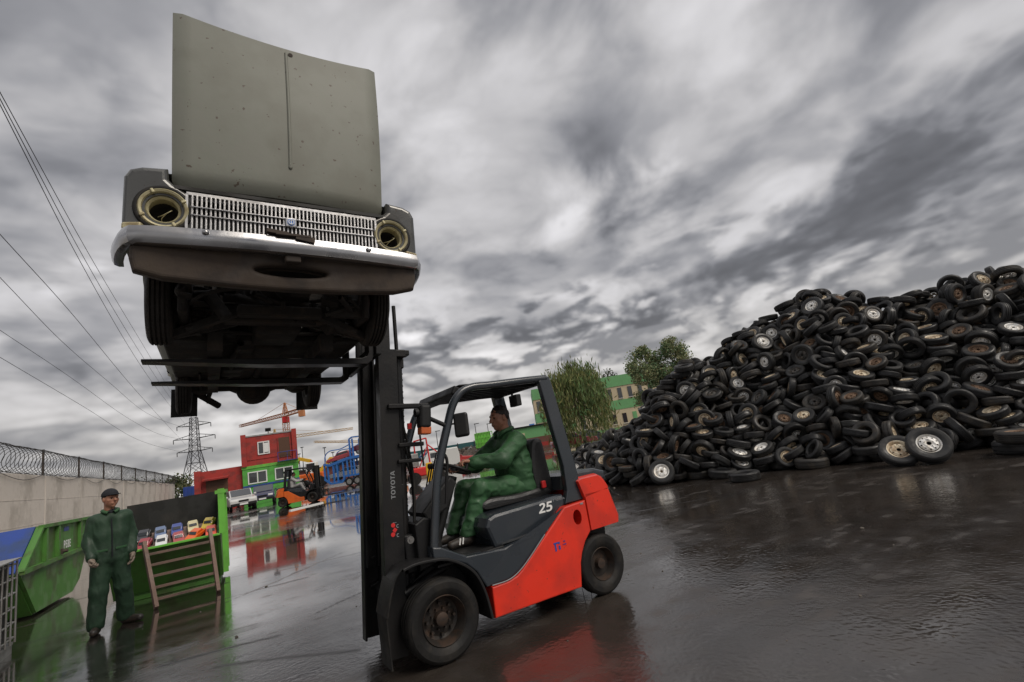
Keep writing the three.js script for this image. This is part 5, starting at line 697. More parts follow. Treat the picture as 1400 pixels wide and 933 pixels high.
// open-fronted skip with a display of toy cars, ladder leaning on its front rim
const S2o = V(-5.5, 0, -8.72), S2t = Math.PI - 0.53; // local x runs along the front to the left, z into the skip is negative
{
  const u = V(-0.865, 0, 0.502).normalize(), nn = V(-u.z, 0, u.x); // nn points to the back
  if (nn.z > 0) nn.negate();
  const t = thing('open_skip', 'low fronted green skip with a black inside and toy cars along its front', 'skip', [S2o.x, 0, S2o.z]), W = 1.5, D = 1.65, fh = 0.82, bh = 1.5;
  t.quaternion.setFromRotationMatrix(new THREE.Matrix4().makeBasis(u.clone().negate(), V(0, 1, 0), nn.clone().negate()));
  // local: x to the right (0 at the right front corner, -W at the left), z towards the viewer, back at z = -D
  mesh('front_wall', [beam([-W / 2, fh, -0.03], [-W / 2, 0.12, -0.62], W - 0.06, 0.04)], M.skipGreen, t); mesh('front_rim', [rbox(W + 0.04, 0.035, 0.09, -W / 2, fh + 0.01, -0.03, 0.008)], M.skipBright, t);
  mesh('back_wall', [box(W, bh - 0.1, 0.06, -W / 2, bh / 2 + 0.1, -D)], M.blackAndShade, t); mesh('inner_floor', [box(W - 0.1, 0.05, D - 0.75, -W / 2, 0.16, -1.05)], M.skipGreen, t);
  const end = (x, name) => { const e = mesh(name, [extr([[0.0, fh], [D, bh], [D, 0.1], [0.6, 0.08]], 0.05).rotateY(Math.PI / 2).translate(x - 0.025, 0, 0)], M.skipGreen, t); return e; };
  end(0.0, 'end_wall'); end(-W, 'end_wall');
  mesh('end_flange', [box(0.1, bh - fh + 0.06, 0.07, 0.06, (bh + fh) / 2 + 0.05, -0.04), box(0.16, 0.06, D, 0.05, bh + 0.03, -D / 2), box(0.08, bh - 0.1, 0.07, 0.065, bh / 2 + 0.05, -D + 0.1), box(0.08, bh - 0.1, 0.07, 0.065, bh / 2 + 0.05, -D * 0.5)], M.skipBright, t); mesh('end_flange_wall', box(0.03, bh - fh, D - 0.1, 0.0275, (bh + fh) / 2 + 0.06, -D / 2), M.skipGreen, t).name = 'end_board';
  mesh('base_tray', box(W - 0.04, 0.13, 0.98, -W / 2, 0.07, -1.13), M.skipGreen, t);
  mesh('display_board', [box(W - 0.15, 0.03, 0.75, -W / 2, fh + 0.06, -0.42, [0.36, 0, 0])], M.wood, t);
  // toy cars in two rows on the sloping board
  const board = (x, z) => V(x, fh + 0.06 + 0.02 - (z + 0.42) * Math.tan(0.36), z);
  const cols = [[[0.05, 0.18, 0.4], 'blue'], [[0.02, 0.02, 0.025], 'black'], [[0.12, 0.18, 0.32], 'slate blue'], [[0.03, 0.06, 0.3], 'dark blue'], [[0.7, 0.62, 0.35], 'cream'], [[0.75, 0.55, 0.03], 'yellow'], [[0.55, 0.6, 0.62], 'silver'], [[0.35, 0.03, 0.04], 'dark red'], [[0.75, 0.76, 0.76], 'white'], [[0.4, 0.05, 0.05], 'maroon'], [[0.8, 0.14, 0.02], 'amber'], [[0.75, 0.07, 0.02], 'orange red']];
  const toy = (c, nm, x, z) => { const w = t.localToWorld(board(x, z)); const g = thing('toy_car', `small ${nm} toy car in the rows along the front of the open skip`, 'toy car', w.toArray(), 0, 'toy cars in the open skip'); g.scale.setScalar(0.82); g.quaternion.copy(t.quaternion).multiply(new THREE.Quaternion().setFromAxisAngle(V(1, 0, 0), 0.36)).multiply(new THREE.Quaternion().setFromAxisAngle(V(0, 1, 0), (hash(nm.length, Math.round(x * 100), 3) - 0.5) * 1.1)); const paint = col(...c, 0.3, 0, { clearcoat: 0.8 });
    mesh('body', [extr([[-0.2, 0.03], [-0.21, 0.09], [-0.19, 0.115], [0.06, 0.125], [0.19, 0.1], [0.215, 0.08], [0.21, 0.03]], 0.2, { bevel: 0.016 }).rotateY(-Math.PI / 2).translate(0.1, 0, 0)], paint, g); mesh('cabin', extr([[-0.17, 0.11], [-0.11, 0.175], [0.03, 0.175], [0.09, 0.115]], 0.17, { bevel: 0.014 }).rotateY(-Math.PI / 2).translate(0.085, 0, 0), paint, g); mesh('windscreen', box(0.135, 0.058, 0.006, 0, 0.149, 0.068, [-0.75, 0, 0]), M.glassDark, g);
    for (const s of [-1, 1]) { mesh('headlight', rbox(0.035, 0.022, 0.012, s * 0.07, 0.075, 0.213, 0.005), M.white, g); for (const q of [-0.13, 0.13]) mesh('wheel', cyl(0.032, 0.03, s * 0.095, 0.032, q, [0, 0, Math.PI / 2], 12), M.rubber, g); } mesh('grille', box(0.09, 0.018, 0.008, 0, 0.06, 0.216), M.galv, g); };
  t.updateMatrixWorld(true);
  cols.forEach(([c, nm], i) => { const row = i < 6 ? 0 : 1, k = i % 6; toy(c, nm, -W + 0.16 + k * 0.235 + row * 0.05, row ? -0.22 : -0.55); });
  // ladder
  const fA = atY(213.7, 834), fB = atY(298.6, 811), tA = t.localToWorld(V(-1.02, fh + 0.12, 0.08)), tB = t.localToWorld(V(-0.12, fh + 0.12, 0.08));
  const l = thing('wooden_ladder', 'brown wooden ladder with five rungs leaning on the open skip', 'ladder', fA.toArray()), q = (v) => v.clone().sub(fA);
  fA.y = 0.0; for (const [f, s] of [[fA, tA], [fB, tB]]) mesh('rail', beam(q(f).add(V(0, 0.02, 0)), q(s), 0.05, 0.09), M.wood, l);
  for (let i = 1; i < 6; i++) mesh('rung', beam(q(fA).lerp(q(tA), i / 6 - 0.03), q(fB).lerp(q(tB), i / 6 - 0.03), 0.04, 0.035), M.wood, l);
}
// wire cage of a liquid container at the left edge
{
  const dir = V(-0.55, 0, -0.83).normalize(), c = atY(17, 893).addScaledVector(dir, -1.15), t = thing('caged_tank', 'black plastic tank in a galvanised wire cage beside the green skip', 'tank', [c.x, 0, c.z], Math.atan2(-dir.z, dir.x)); // local x runs away along its right side
  const W = 1.15, Dp = 1.0, H = 1.08, b0 = 0.12;
  mesh('tank', rbox(W - 0.08, H - b0 - 0.05, Dp - 0.08, W / 2, (H + b0) / 2, -Dp / 2 + 0.0, 0.06), M.plastic, t); mesh('lid_sheet', box(W + 0.1, 0.015, Dp + 0.1, W / 2, H + 0.03, -Dp / 2, [0, 0, 0.02]), M.galv, t);
  for (let k = 0; k < 6; k++) { const y = b0 + 0.06 + k * (H - b0 - 0.08) / 5; mesh('cage_ring', [bar([0, y, 0], [W, y, 0], 0.012, 6), bar([0, y, -Dp], [W, y, -Dp], 0.012, 6), bar([0, y, 0], [0, y, -Dp], 0.012, 6), bar([W, y, 0], [W, y, -Dp], 0.012, 6)], M.galv, t); }
  for (let k = 0; k < 7; k++) { const f = k / 6; mesh('cage_post', bar([W * f, b0, 0.014], [W * f, H + 0.02, 0.014], 0.012, 6), M.galv, t); mesh('cage_post', bar([-0.014, b0, -Dp * f], [-0.014, H + 0.02, -Dp * f], 0.012, 6), M.galv, t); }
  mesh('pallet', [box(W, 0.03, Dp, W / 2, 0.115, -Dp / 2), ...[0.06, 0.5, 0.94].map((f) => box(W, 0.1, 0.1, W / 2, 0.05, -Dp * f))], M.galv, t);
}

// ---------- cars, carrier, second forklift and the far yard ----------
const carGeo = {};
function smallCar(label, paint, pos, turn, kind = 'sedan', group, name = 'parked_car') { // local x forward
  const t = thing(name, label, kind === 'van' ? 'van' : 'car', pos, turn, group), W = kind === 'van' ? 1.8 : 1.66;
  const lower = kind === 'van' ? [[-2.2, 0.3], [-2.25, 1.2], [-2.1, 1.95], [0.9, 1.95], [1.45, 1.2], [2.1, 1.05], [2.2, 0.7], [2.18, 0.3]] : [[-2.05, 0.32], [-2.1, 0.7], [-2.0, 0.92], [-1.3, 0.96], [0.75, 0.95], [1.9, 0.82], [2.08, 0.7], [2.1, 0.35]];
  const top = kind === 'van' ? null : kind === 'hatch' ? [[-1.95, 0.93], [-1.6, 1.4], [0.05, 1.42], [0.85, 0.94]] : [[-1.4, 0.94], [-0.95, 1.4], [0.05, 1.42], [0.85, 0.94]];
  mesh('body', extr(lower, W, { bevel: 0.09, seg: 3 }).translate(0, 0, -W / 2), paint, t);
  if (top) { mesh('cabin', extr(top, W - 0.26, { bevel: 0.06, seg: 3 }).translate(0, 0, -(W - 0.26) / 2), paint, t); const f = top[3], g = top[2], L = Math.hypot(f[0] - g[0], f[1] - g[1]); mesh('windscreen', box(L - 0.12, 0.02, W - 0.42, (f[0] + g[0]) / 2 + 0.012, (f[1] + g[1]) / 2 + 0.012, 0, [0, 0, Math.atan2(f[1] - g[1], f[0] - g[0])]), M.glassDark, t); for (const s of [-1, 1]) mesh('side_window', extr([[top[0][0] + 0.2, 1.0], [top[1][0] + 0.08, 1.34], [g[0] - 0.05, 1.35], [f[0] - 0.2, 1.0]], 0.02).translate(0, 0, s * (W - 0.26) / 2 - 0.01), M.glassDark, t); const A = top[0], Bk = top[1], L2 = Math.hypot(A[0] - Bk[0], A[1] - Bk[1]); mesh('rear_window', box(L2 - 0.14, 0.02, W - 0.44, (A[0] + Bk[0]) / 2 - 0.012, (A[1] + Bk[1]) / 2 + 0.012, 0, [0, 0, Math.atan2(Bk[1] - A[1], Bk[0] - A[0])]), M.glassDark, t); }
  else { mesh('windscreen', box(0.85, 0.02, W - 0.3, 1.19, 1.59, 0, [0, 0, -0.94]), M.glassDark, t); for (const s of [-1, 1]) mesh('side_window', box(0.8, 0.45, 0.02, 0.4, 1.5, s * W / 2), M.glassDark, t); }
  for (const s of [-1, 1]) { mesh('headlight', rbox(0.06, 0.14, 0.34, kind === 'van' ? 2.17 : 2.07, 0.68, s * (W / 2 - 0.28), 0.03), M.white, t); mesh('tail_light', rbox(0.05, 0.16, 0.28, kind === 'van' ? -2.22 : -2.07, 0.72, s * (W / 2 - 0.24), 0.02), M.redMark, t); mesh('door_mirror', rbox(0.1, 0.12, 0.16, 0.6, 1.0, s * (W / 2 + 0.06), 0.03), paint, t); for (const x of [-1.3, 1.3]) { const w = part('wheel', t); w.position.set(x, 0.3, s * (W / 2 - 0.1)); if (s < 0) w.rotation.y = Math.PI; mesh('tyre', tyreGeo(0.3, 0.19, 0.19, 20, 0), M.rubber, w); mesh('rim', cyl(0.185, 0.05, 0, 0, 0.05, [Math.PI / 2, 0, 0], 16), M.galv, w); } }
  mesh('bumper', [rbox(0.12, 0.2, W - 0.06, kind === 'van' ? 2.17 : 2.07, 0.44, 0, 0.05)], M.plastic, t); mesh('number_plate', box(0.02, 0.11, 0.5, kind === 'van' ? 2.24 : 2.14, 0.45, 0), M.white, t); mesh('grille', box(0.03, 0.12, 0.6, kind === 'van' ? 2.2 : 2.1, 0.66, 0), M.black, t);
  return t;
}
const paint = (r, g, b) => col(r, g, b, 0.3, 0.1, { clearcoat: 0.7, clearcoatRoughness: 0.1 });
{
  const flat = (x, y) => { const p = atY(x, y); return [p.x, 0, p.z]; };
  const face = (p) => Math.atan2(-(-p[2]), -p[0]); // turn that points a car's nose at the camera: filled in below
  const toCam = (p, off = 0) => Math.atan2(p[2], -p[0]) + off;
  const pA = flat(362, 690); pA[2] -= 1.8; pA[0] -= 1; smallCar('dark blue saloon parked nose out before the green wall of the site office', paint(0.03, 0.03, 0.085), pA, toCam(pA, -0.05), 'sedan', undefined);
  const pB = flat(324, 700); pB[2] -= 1.8; pB[0] -= 0.8; smallCar('white hatchback parked beside the red annexe', paint(0.6, 0.6, 0.58), pB, toCam(pB, 0.1), 'hatch');
  const pC = flat(300, 701); pC[2] -= 5; pC[0] -= 3; smallCar('dark estate car standing behind the open skip', paint(0.02, 0.025, 0.04), pC, toCam(pC, 0.5), 'hatch');
  const pD = flat(272, 702); pD[2] -= 3; smallCar('white car whose roof shows over the back of the open skip', paint(0.7, 0.7, 0.68), pD, toCam(pD, 1.2), 'sedan');
  // blue steel box at the end of the wall
  const q = atZ(266, 690, -52), bx = thing('blue_container', 'blue steel box at the far end of the concrete wall', 'container', [q.x, 0, q.z], 0.4); mesh('shell', rbox(1.5, 2.5, 2.2, 0, 1.25, 0, 0.03), M.skipBlue, bx); for (let i = 0; i < 5; i++) mesh('rib', box(0.06, 2.3, 0.05, -0.6 + i * 0.3, 1.25, 1.12), M.skipBlue, bx);
  // second forklift with its driver
  const r = atY(391, 693), f = atY(430, 686), tn = Math.atan2(-(f.z - r.z), f.x - r.x), fx = f.clone();
  const fk2 = forklift('forklift', 'orange forklift with lowered forks driving past the green site office', undefined, { x: f.x, z: f.z, turn: tn, body: M.orange, frame: M.black, marks: false, mastTop: 2.0, innerTop: 1.9, lift: 0.16, tilt: 0.02 });
  fk2.updateMatrixWorld(true); driver('person in pale grey work clothes driving the orange forklift', fk2, col(0.4, 0.39, 0.38, 0.8), col(0.36, 0.35, 0.34, 0.8), false);
  // a white painted kerb by the forklift
  const k0 = atY(396, 699), k1 = atY(441, 688), kb = mesh('white_kerb', beam([0, 0.026, 0], k1.clone().sub(k0).add(V(0, 0.026, 0)), 0.12, 0.05), M.white); kb.position.copy(k0); tag(kb, 'low white kerb on the wet ground beside the orange forklift', 'kerb');
}
{
  // blue car carrier, built in metres along the picture plane at its depth
  const Z = -49, o = atZ(440, 672, Z); o.y = 0; const t = thing('car_carrier', 'blue steel car carrier trailer with two decks', 'trailer', [o.x, 0, Z], -0.08), m = M.carrierBlue;
  const L = 7.6, B = (a, b, w = 0.16, h = 0.16) => beam(a, b, w, h);
  for (const z of [0, -2.3]) {
    mesh('lower_frame', [B([0.4, 0.95, z], [1.0, 0.45, z]), B([1.0, 0.45, z], [2.2, 0.45, z]), B([2.2, 0.45, z], [2.5, 0.95, z]), B([2.5, 0.95, z], [4.0, 0.95, z]), B([4.0, 0.95, z], [4.4, 0.45, z]), B([4.4, 0.45, z], [L, 0.5, z])], m, t);
    mesh('upper_frame', [B([0.4, 2.35, z], [1.0, 2.2, z], 0.2, 0.22), B([1.0, 2.2, z], [3.0, 2.6, z], 0.2, 0.24), B([3.0, 2.6, z], [L, 2.75, z], 0.2, 0.24)], m, t);
    for (const [x, y0, y1] of [[0.45, 0.95, 2.3], [0.8, 0.6, 2.25], [1.35, 0.5, 2.3], [1.75, 0.5, 2.35], [2.35, 0.6, 2.45], [2.8, 0.9, 2.5], [3.2, 0.95, 4.4], [3.5, 0.95, 4.4], [L - 0.2, 0.5, 4.3], [5.4, 0.5, 2.7]]) mesh('post', B([x, y0, z], [x, y1, z], 0.13, 0.13), m, t);
    for (let i = 0; i < 6; i++) mesh('rung', B([3.2, 1.2 + i * 0.5, z + 0.05], [3.5, 1.2 + i * 0.5, z + 0.05], 0.05, 0.05), m, t);
    mesh('top_rail', [B([3.2, 4.4, z], [3.5, 4.55, z], 0.12, 0.12), B([3.5, 4.55, z], [L - 0.2, 4.4, z], 0.12, 0.12), tube([[0.55, 2.35, z], [0.65, 3.2, z], [1.1, 3.55, z], [2.2, 3.6, z], [3.2, 3.9, z]], 0.05, 24, 6)], m, t);
    for (const x of [2.9, 3.7]) { const w = part('wheel', t); w.position.set(x, 0.4, z + (z === 0 ? 0.05 : -0.05)); mesh('tyre', tyreGeo(0.4, 0.25, 0.25, 20, 0), M.rubber, w); mesh('rim', cyl(0.24, 0.1, 0, 0, 0.06, [Math.PI / 2, 0, 0], 16), M.galv, w); }
  }
  mesh('deck', [beam([1.0, 2.32, -1.15], [L, 2.85, -1.15], 2.1, 0.05)], m, t); mesh('lower_deck', box(6.4, 0.06, 2.1, 4.2, 0.62, -1.15), m, t);
  t.updateMatrixWorld(true); const P = (x, y, z) => t.localToWorld(V(x, y, z)).toArray();
  const g = 'cars loaded on the blue carrier';
  const c1 = smallCar('red small car loaded on the upper deck of the blue carrier', paint(0.5, 0.05, 0.06), P(1.7, 2.42, -1.15), Math.PI - 0.08, 'hatch', g, 'loaded_car'); c1.scale.setScalar(0.62); c1.rotation.z = -0.14;
  const c2 = smallCar('maroon car on the top platform of the blue carrier', paint(0.14, 0.02, 0.03), P(5.2, 2.83, -1.15), Math.PI - 0.08, 'sedan', g, 'loaded_car');
  const c3 = smallCar('white car standing on the lower deck of the blue carrier', paint(0.65, 0.65, 0.63), P(2.2, 0.66, -1.15), Math.PI - 0.08, 'hatch', g, 'loaded_car'); c3.scale.setScalar(0.8); const c4 = smallCar('orange van on the lower deck at the front of the blue carrier', paint(0.7, 0.2, 0.02), P(5.9, 0.66, -1.15), Math.PI - 0.08, 'hatch', g, 'loaded_car');
  // yellow excavator behind
  const e0 = atZ(402, 660, -72); e0.y = 0; const ex = thing('excavator', 'orange yellow excavator with folded arm behind the orange forklift', 'excavator', e0.toArray(), 0); mesh('boom', [beam([-0.4, 1.9, 0], [0.9, 4.2, 0], 0.45, 0.5), beam([0.9, 4.2, 0], [2.6, 3.6, 0], 0.4, 0.45)], M.yellow, ex); mesh('stick', beam([2.6, 3.6, 0], [3.4, 1.2, 0], 0.32, 0.4), M.orange, ex); mesh('bucket', rbox(0.8, 0.7, 1, 3.3, 0.75, 0, 0.15), M.orange, ex); mesh('house', [rbox(2.8, 1.3, 2.6, -1.2, 1.75, 0, 0.15)], M.orange, ex); const cb = mesh('cab', rbox(1.3, 1.6, 1.1, -0.3, 2.5, 0.7, 0.12), M.white, ex); mesh('cab_window', box(0.9, 0.8, 0.04, -0.3, 2.75, 1.26), M.glassDark, cb); for (const z of [-1, 1]) mesh('track', rbox(3.6, 0.85, 0.5, -0.9, 0.45, z, 0.4), M.black, ex);
  const e1 = atZ(425, 650, -66); e1.y = 0; const l2 = thing('wheel_loader', 'orange loader with a white cab left of the car carrier', 'loader', e1.toArray(), 0.2); mesh('frame', [rbox(3.4, 1.1, 1.8, 0, 1.3, 0, 0.15)], M.orange, l2); const lc = mesh('cab', rbox(1.3, 1.5, 1.5, 0.2, 2.5, 0, 0.12), M.white, l2); mesh('cab_window', box(1.0, 0.8, 0.04, 0.2, 2.7, 0.76), M.glassDark, lc); mesh('arm', [beam([1.2, 1.9, 0.5], [2.8, 3.4, 0.5], 0.22, 0.4), beam([1.2, 1.9, -0.5], [2.8, 3.4, -0.5], 0.22, 0.4), beam([2.8, 3.4, -0.5], [2.8, 3.4, 0.5], 0.2, 0.2)], M.yellow, l2); for (const x of [-1.2, 1.2]) for (const z of [-1, 1]) mesh('wheel', cyl(0.7, 0.5, x, 0.7, z, [Math.PI / 2, 0, 0], 18), M.rubber, l2);
  for (const [x, z, h] of [[411, -110, 6.5], [447, -115, 7.2], [458, -120, 6.0], [416, -130, 9]]) { const b = atZ(x, 655, z); b.y = 0; const p = thing('floodlight_pole', 'thin grey pole rising beyond the machines left of the car carrier', 'pole', b.toArray(), 0, 'poles beyond the machines'); mesh('shaft', bar([0, 0, 0], [0, h, 0], 0.12, 6, 0.08), M.pylon, p); mesh('lamp_head', box(0.7, 0.2, 0.3, 0, h + 0.1, 0), M.pylon, p); }
  const rw0 = atZ(415, 650, -95); rw0.y = 0; const rs = thing('red_shed', 'long low dark red shed behind the machines', 'building', rw0.toArray(), -0.05); mesh('wall', box(22, 2.6, 5, 9, 1.3, -3), worn([0.2, 0.06, 0.045], [0.13, 0.05, 0.04], { size: 3, seed: 81 }), rs); mesh('roof', box(22.4, 0.25, 5.6, 9, 2.75, -3), M.rustPanel, rs);
}
{
  // things seen through the cab of the red forklift
  const at0 = (x, z, y = 620) => { const p = atZ(x, y, z); p.y = 0; return p.toArray(); };
  // red tractor-like machine with frame
  const rm = thing('red_frame_machine', 'red tubular machine with an upright frame seen between mast and pillar', 'machine', at0(582, -30, 645), 0.3); const rd = M.redMark;
  mesh('upright_frame', [bar([-0.5, 0.3, 0], [-0.5, 2.5, 0], 0.05, 6), bar([0.35, 0.3, 0], [0.25, 2.6, 0], 0.05, 6), bar([-0.5, 2.5, 0], [0.25, 2.6, 0], 0.05, 6), bar([-0.5, 0.6, 0], [0.3, 2.2, 0], 0.035, 6), bar([0.3, 2.2, 0], [0.9, 1.6, 0], 0.04, 6)], rd, rm); mesh('chassis', rbox(1.9, 0.5, 1, 0, 0.7, 0, 0.08), rd, rm); mesh('control_box', rbox(0.7, 0.8, 0.6, -0.7, 1.4, 0, 0.05), M.galv, rm); for (const x of [-0.7, 0.7]) for (const z of [-0.55, 0.55]) mesh('wheel', cyl(0.36, 0.22, x, 0.36, z, [Math.PI / 2, 0, 0], 18), M.rubber, rm); mesh('exhaust_stack', bar([-0.1, 1, 0.3], [-0.1, 2.9, 0.3], 0.06, 8), M.black, rm);
  const yb = thing('yellow_post_box', 'yellow upright hydrant box beside the red machine', 'hydrant', at0(588, -26, 650), 0.2); mesh('box', rbox(0.34, 0.95, 0.3, 0, 0.72, 0, 0.04), M.yellow, yb); mesh('arm', rbox(0.5, 0.16, 0.16, 0.2, 0.75, 0.05, 0.03), M.yellow, yb); mesh('foot', box(0.2, 0.26, 0.2, 0, 0.13, 0), M.yellow, yb);
  for (const [i, x, y] of [[0, 562, 652], [1, 567, 656], [2, 572, 650]]) { const p = atY(x, y); const pl = thing('timber_stack', 'rough brown planks lying on the ground behind the forklift mast', 'planks', [p.x, 0, p.z], i * 0.7, 'planks behind the mast'); for (let k = 0; k < 4; k++) mesh('plank', box(1.6, 0.09, 0.22, (k % 2) * 0.12, 0.05 + (k >> 1) * 0.1, (k % 2) * 0.26), M.wood, pl); }
  smallCar('white van parked beyond the forklift windscreen', paint(0.65, 0.65, 0.63), at0(596, -48, 640), Math.PI + 0.6, 'van', undefined, 'parked_van'); smallCar('red car seen past the steering wheel', paint(0.45, 0.03, 0.03), at0(622, -52, 640), 0.45, 'hatch');
  // dark fence, scrap heap, green frame box
  const fz = -78, fp = atZ(560, 640, fz), fe = atZ(742, 605, fz), fn = thing('yard_fence', 'dark teal sheet fence along the back of the yard', 'fence', [fp.x, 0, fz]); const fl = fe.x - fp.x, np = Math.round(fl / 2.5); for (let i = 0; i < np; i++) { mesh('fence_sheet', box(fl / np - 0.05, 2.5, 0.06, (i + 0.5) * fl / np, 1.3, 0), M.teal, fn); mesh('fence_post', box(0.12, 2.7, 0.12, i * fl / np, 1.35, 0.06), M.pylon, fn); }
  const hp = atZ(640, 620, -62), heap = thing('scrap_heap', 'low brown heap of scrap behind the driver', 'heap', [hp.x, 0, -62]); mesh('mound', creased(grid(40, 20, (u, v) => { const x = (u - 0.5) * 7, z = (v - 0.5) * 6, e = 1 - (x / 3.5) ** 2 - (z / 3) ** 2; return [x, Math.max(-0.1, 1.75 * Math.sqrt(Math.max(0, e)) * (0.65 + 0.6 * fbm2(x * 2 + 50, z * 2 + 50, 3, 91))), z]; }, true), 0.1), worn([0.1, 0.075, 0.06], [0.05, 0.04, 0.035], { size: 0.8, amount: 1, rough: 0.9, seed: 92, bump: 0.02 }), heap);
  const r2 = rng(14); for (let i = 0; i < 30; i++) { const x = (r2() - 0.5) * 5, z = r2() * 2; mesh('scrap_piece', X3(box(0.15 + r2() * 0.5, 0.1 + r2() * 0.25, 0.1 + r2() * 0.4), { p: [x, 1.6 * Math.sqrt(Math.max(0.05, 1 - (x / 3.4) ** 2 - (z / 2.9) ** 2)), z], r: [r2() * 3, r2() * 3, r2() * 3] }), i % 3 ? M.rustPanel : M.galv, heap); }
  const gp = atZ(663, 611, -58), gb = thing('green_frame_box', 'light green steel frame box standing on the scrap heap', 'container', [gp.x, gp.y - 0.05, gp.z - 1.5], 0.25), gw = 1.9, gh = 1.75; const gm = M.skipBright; for (const z of [0, -1.4]) { for (let i = 0; i < 6; i++) mesh('upright', box(0.08, gh, 0.08, -gw / 2 + i * gw / 5, gh / 2, z), gm, gb); for (let i = 0; i < 4; i++) mesh('rail', box(gw, 0.08, 0.07, 0, 0.04 + i * (gh - 0.08) / 3, z + 0.006), gm, gb); } mesh('back_sheet', box(gw, gh - 0.1, 0.03, 0, gh / 2, -1.46), gm, gb);
  // red barrier, gate, blue board, lamp posts before the hall
  const b0 = atZ(733, 607, -55), b1 = atZ(790, 599, -55), ba = thing('red_barrier', 'long red barrier beam before the green hall', 'barrier', [b0.x, 0, -55]); mesh('beam', box(b1.x - b0.x, 0.42, 0.2, (b1.x - b0.x) / 2, 0.75, 0), M.bldRed, ba); for (let i = 0; i < 4; i++) mesh('leg', box(0.15, 0.56, 0.15, 0.3 + i * (b1.x - b0.x - 0.6) / 3, 0.28, 0), M.bldRed, ba);
  const sh = atZ(712, 603, -70), sb = thing('brown_shed', 'low brown and green shed with a pale doorway behind the driver', 'building', [sh.x - 1.5, 0, -70]); mesh('wall', box(6.4, 1.6, 3, 2.6, 0.8, -1.5), M.bldRed.clone(), sb); sb.children[0].material = worn([0.16, 0.06, 0.04], [0.12, 0.06, 0.045], { size: 3, seed: 93 }); mesh('upper_wall', box(6.4, 1.5, 3, 2.6, 2.36, -1.5), M.hallGreen, sb); mesh('roof', box(6.8, 0.2, 3.4, 2.6, 3.22, -1.5), M.black, sb); mesh('door_frame', [box(0.2, 2.2, 0.2, 0.2, 1.1, 0.1), box(0.2, 2.2, 0.2, 2.1, 1.1, 0.1), box(2.1, 0.2, 0.2, 1.15, 2.3, 0.1)], M.beige, sb); mesh('doorway', box(1.7, 2.1, 0.06, 1.15, 1.1, 0.03), M.glassDark, sb);
  const bp = atZ(728.6, 590, -75), bb = thing('blue_board', 'small blue sign board on a post above the brown shed', 'sign', [bp.x, 0, -75]); const by = atZ(728.6, 583, -75).y; mesh('board', box(0.8, 0.75, 0.06, 0, by, 0), M.blueSign, bb); mesh('post', bar([0, 0, -0.08], [0, by, -0.08], 0.05, 6), M.galv, bb);
  for (const [x, y, z] of [[733, 573, -95], [649, 580, -90], [666, 580, -100], [596, 590, -95]]) { const b = atZ(x, y, z), p = thing('lamp_post', 'slim lamp post far behind the driver', 'lamp post', [b.x, 0, z], 0, 'far lamp posts'); mesh('shaft', bar([0, 0, 0], [0, b.y, 0], 0.1, 6, 0.06), M.pylon, p); mesh('lamp_head', box(0.9, 0.12, 0.3, 0.3, b.y, 0), M.pylon, p); }
  const dk = atZ(786, 600, -44); smallCar('dark red car under the willow', paint(0.3, 0.02, 0.05), [dk.x, 0, -46], 0.1, 'sedan'); const dk2 = atZ(770, 606, -48); smallCar('black car standing by the willow', paint(0.015, 0.015, 0.02), [dk2.x + 3, 0, -50], 0.2, 'hatch');
}

// grit and scraps lying about the yard
{
  const r = rng(808), list = []; for (let i = 0; i < 120; i++) { const x = -7 + r() * 16, z = -3.2 - r() * 11; if (Math.hypot(x + 1.8, z + 4.4) < 1.6) continue; list.push([x, z, 0.006 + r() * r() * r() * 0.03]); }
  const g = clean(new THREE.IcosahedronGeometry(1, 0)), im = new THREE.InstancedMesh(g, worn([0.09, 0.075, 0.06], [0.2, 0.18, 0.15], { size: 0.3, amount: 1, seed: 95, rough: 0.7 }), list.length);
  list.forEach(([x, z, s], i) => im.setMatrixAt(i, new THREE.Matrix4().compose(V(x, s * 0.25, z), new THREE.Quaternion().setFromEuler(new THREE.Euler(r() * 0.4, r() * 6, r() * 0.4)), V(s * (0.7 + r()), s * 0.5, s))));
  im.name = 'grit'; im.userData = { kind: 'stuff', label: 'small stones and scraps scattered on the wet ground', category: 'grit' }; im.castShadow = im.receiveShadow = true; scene.add(im);
}
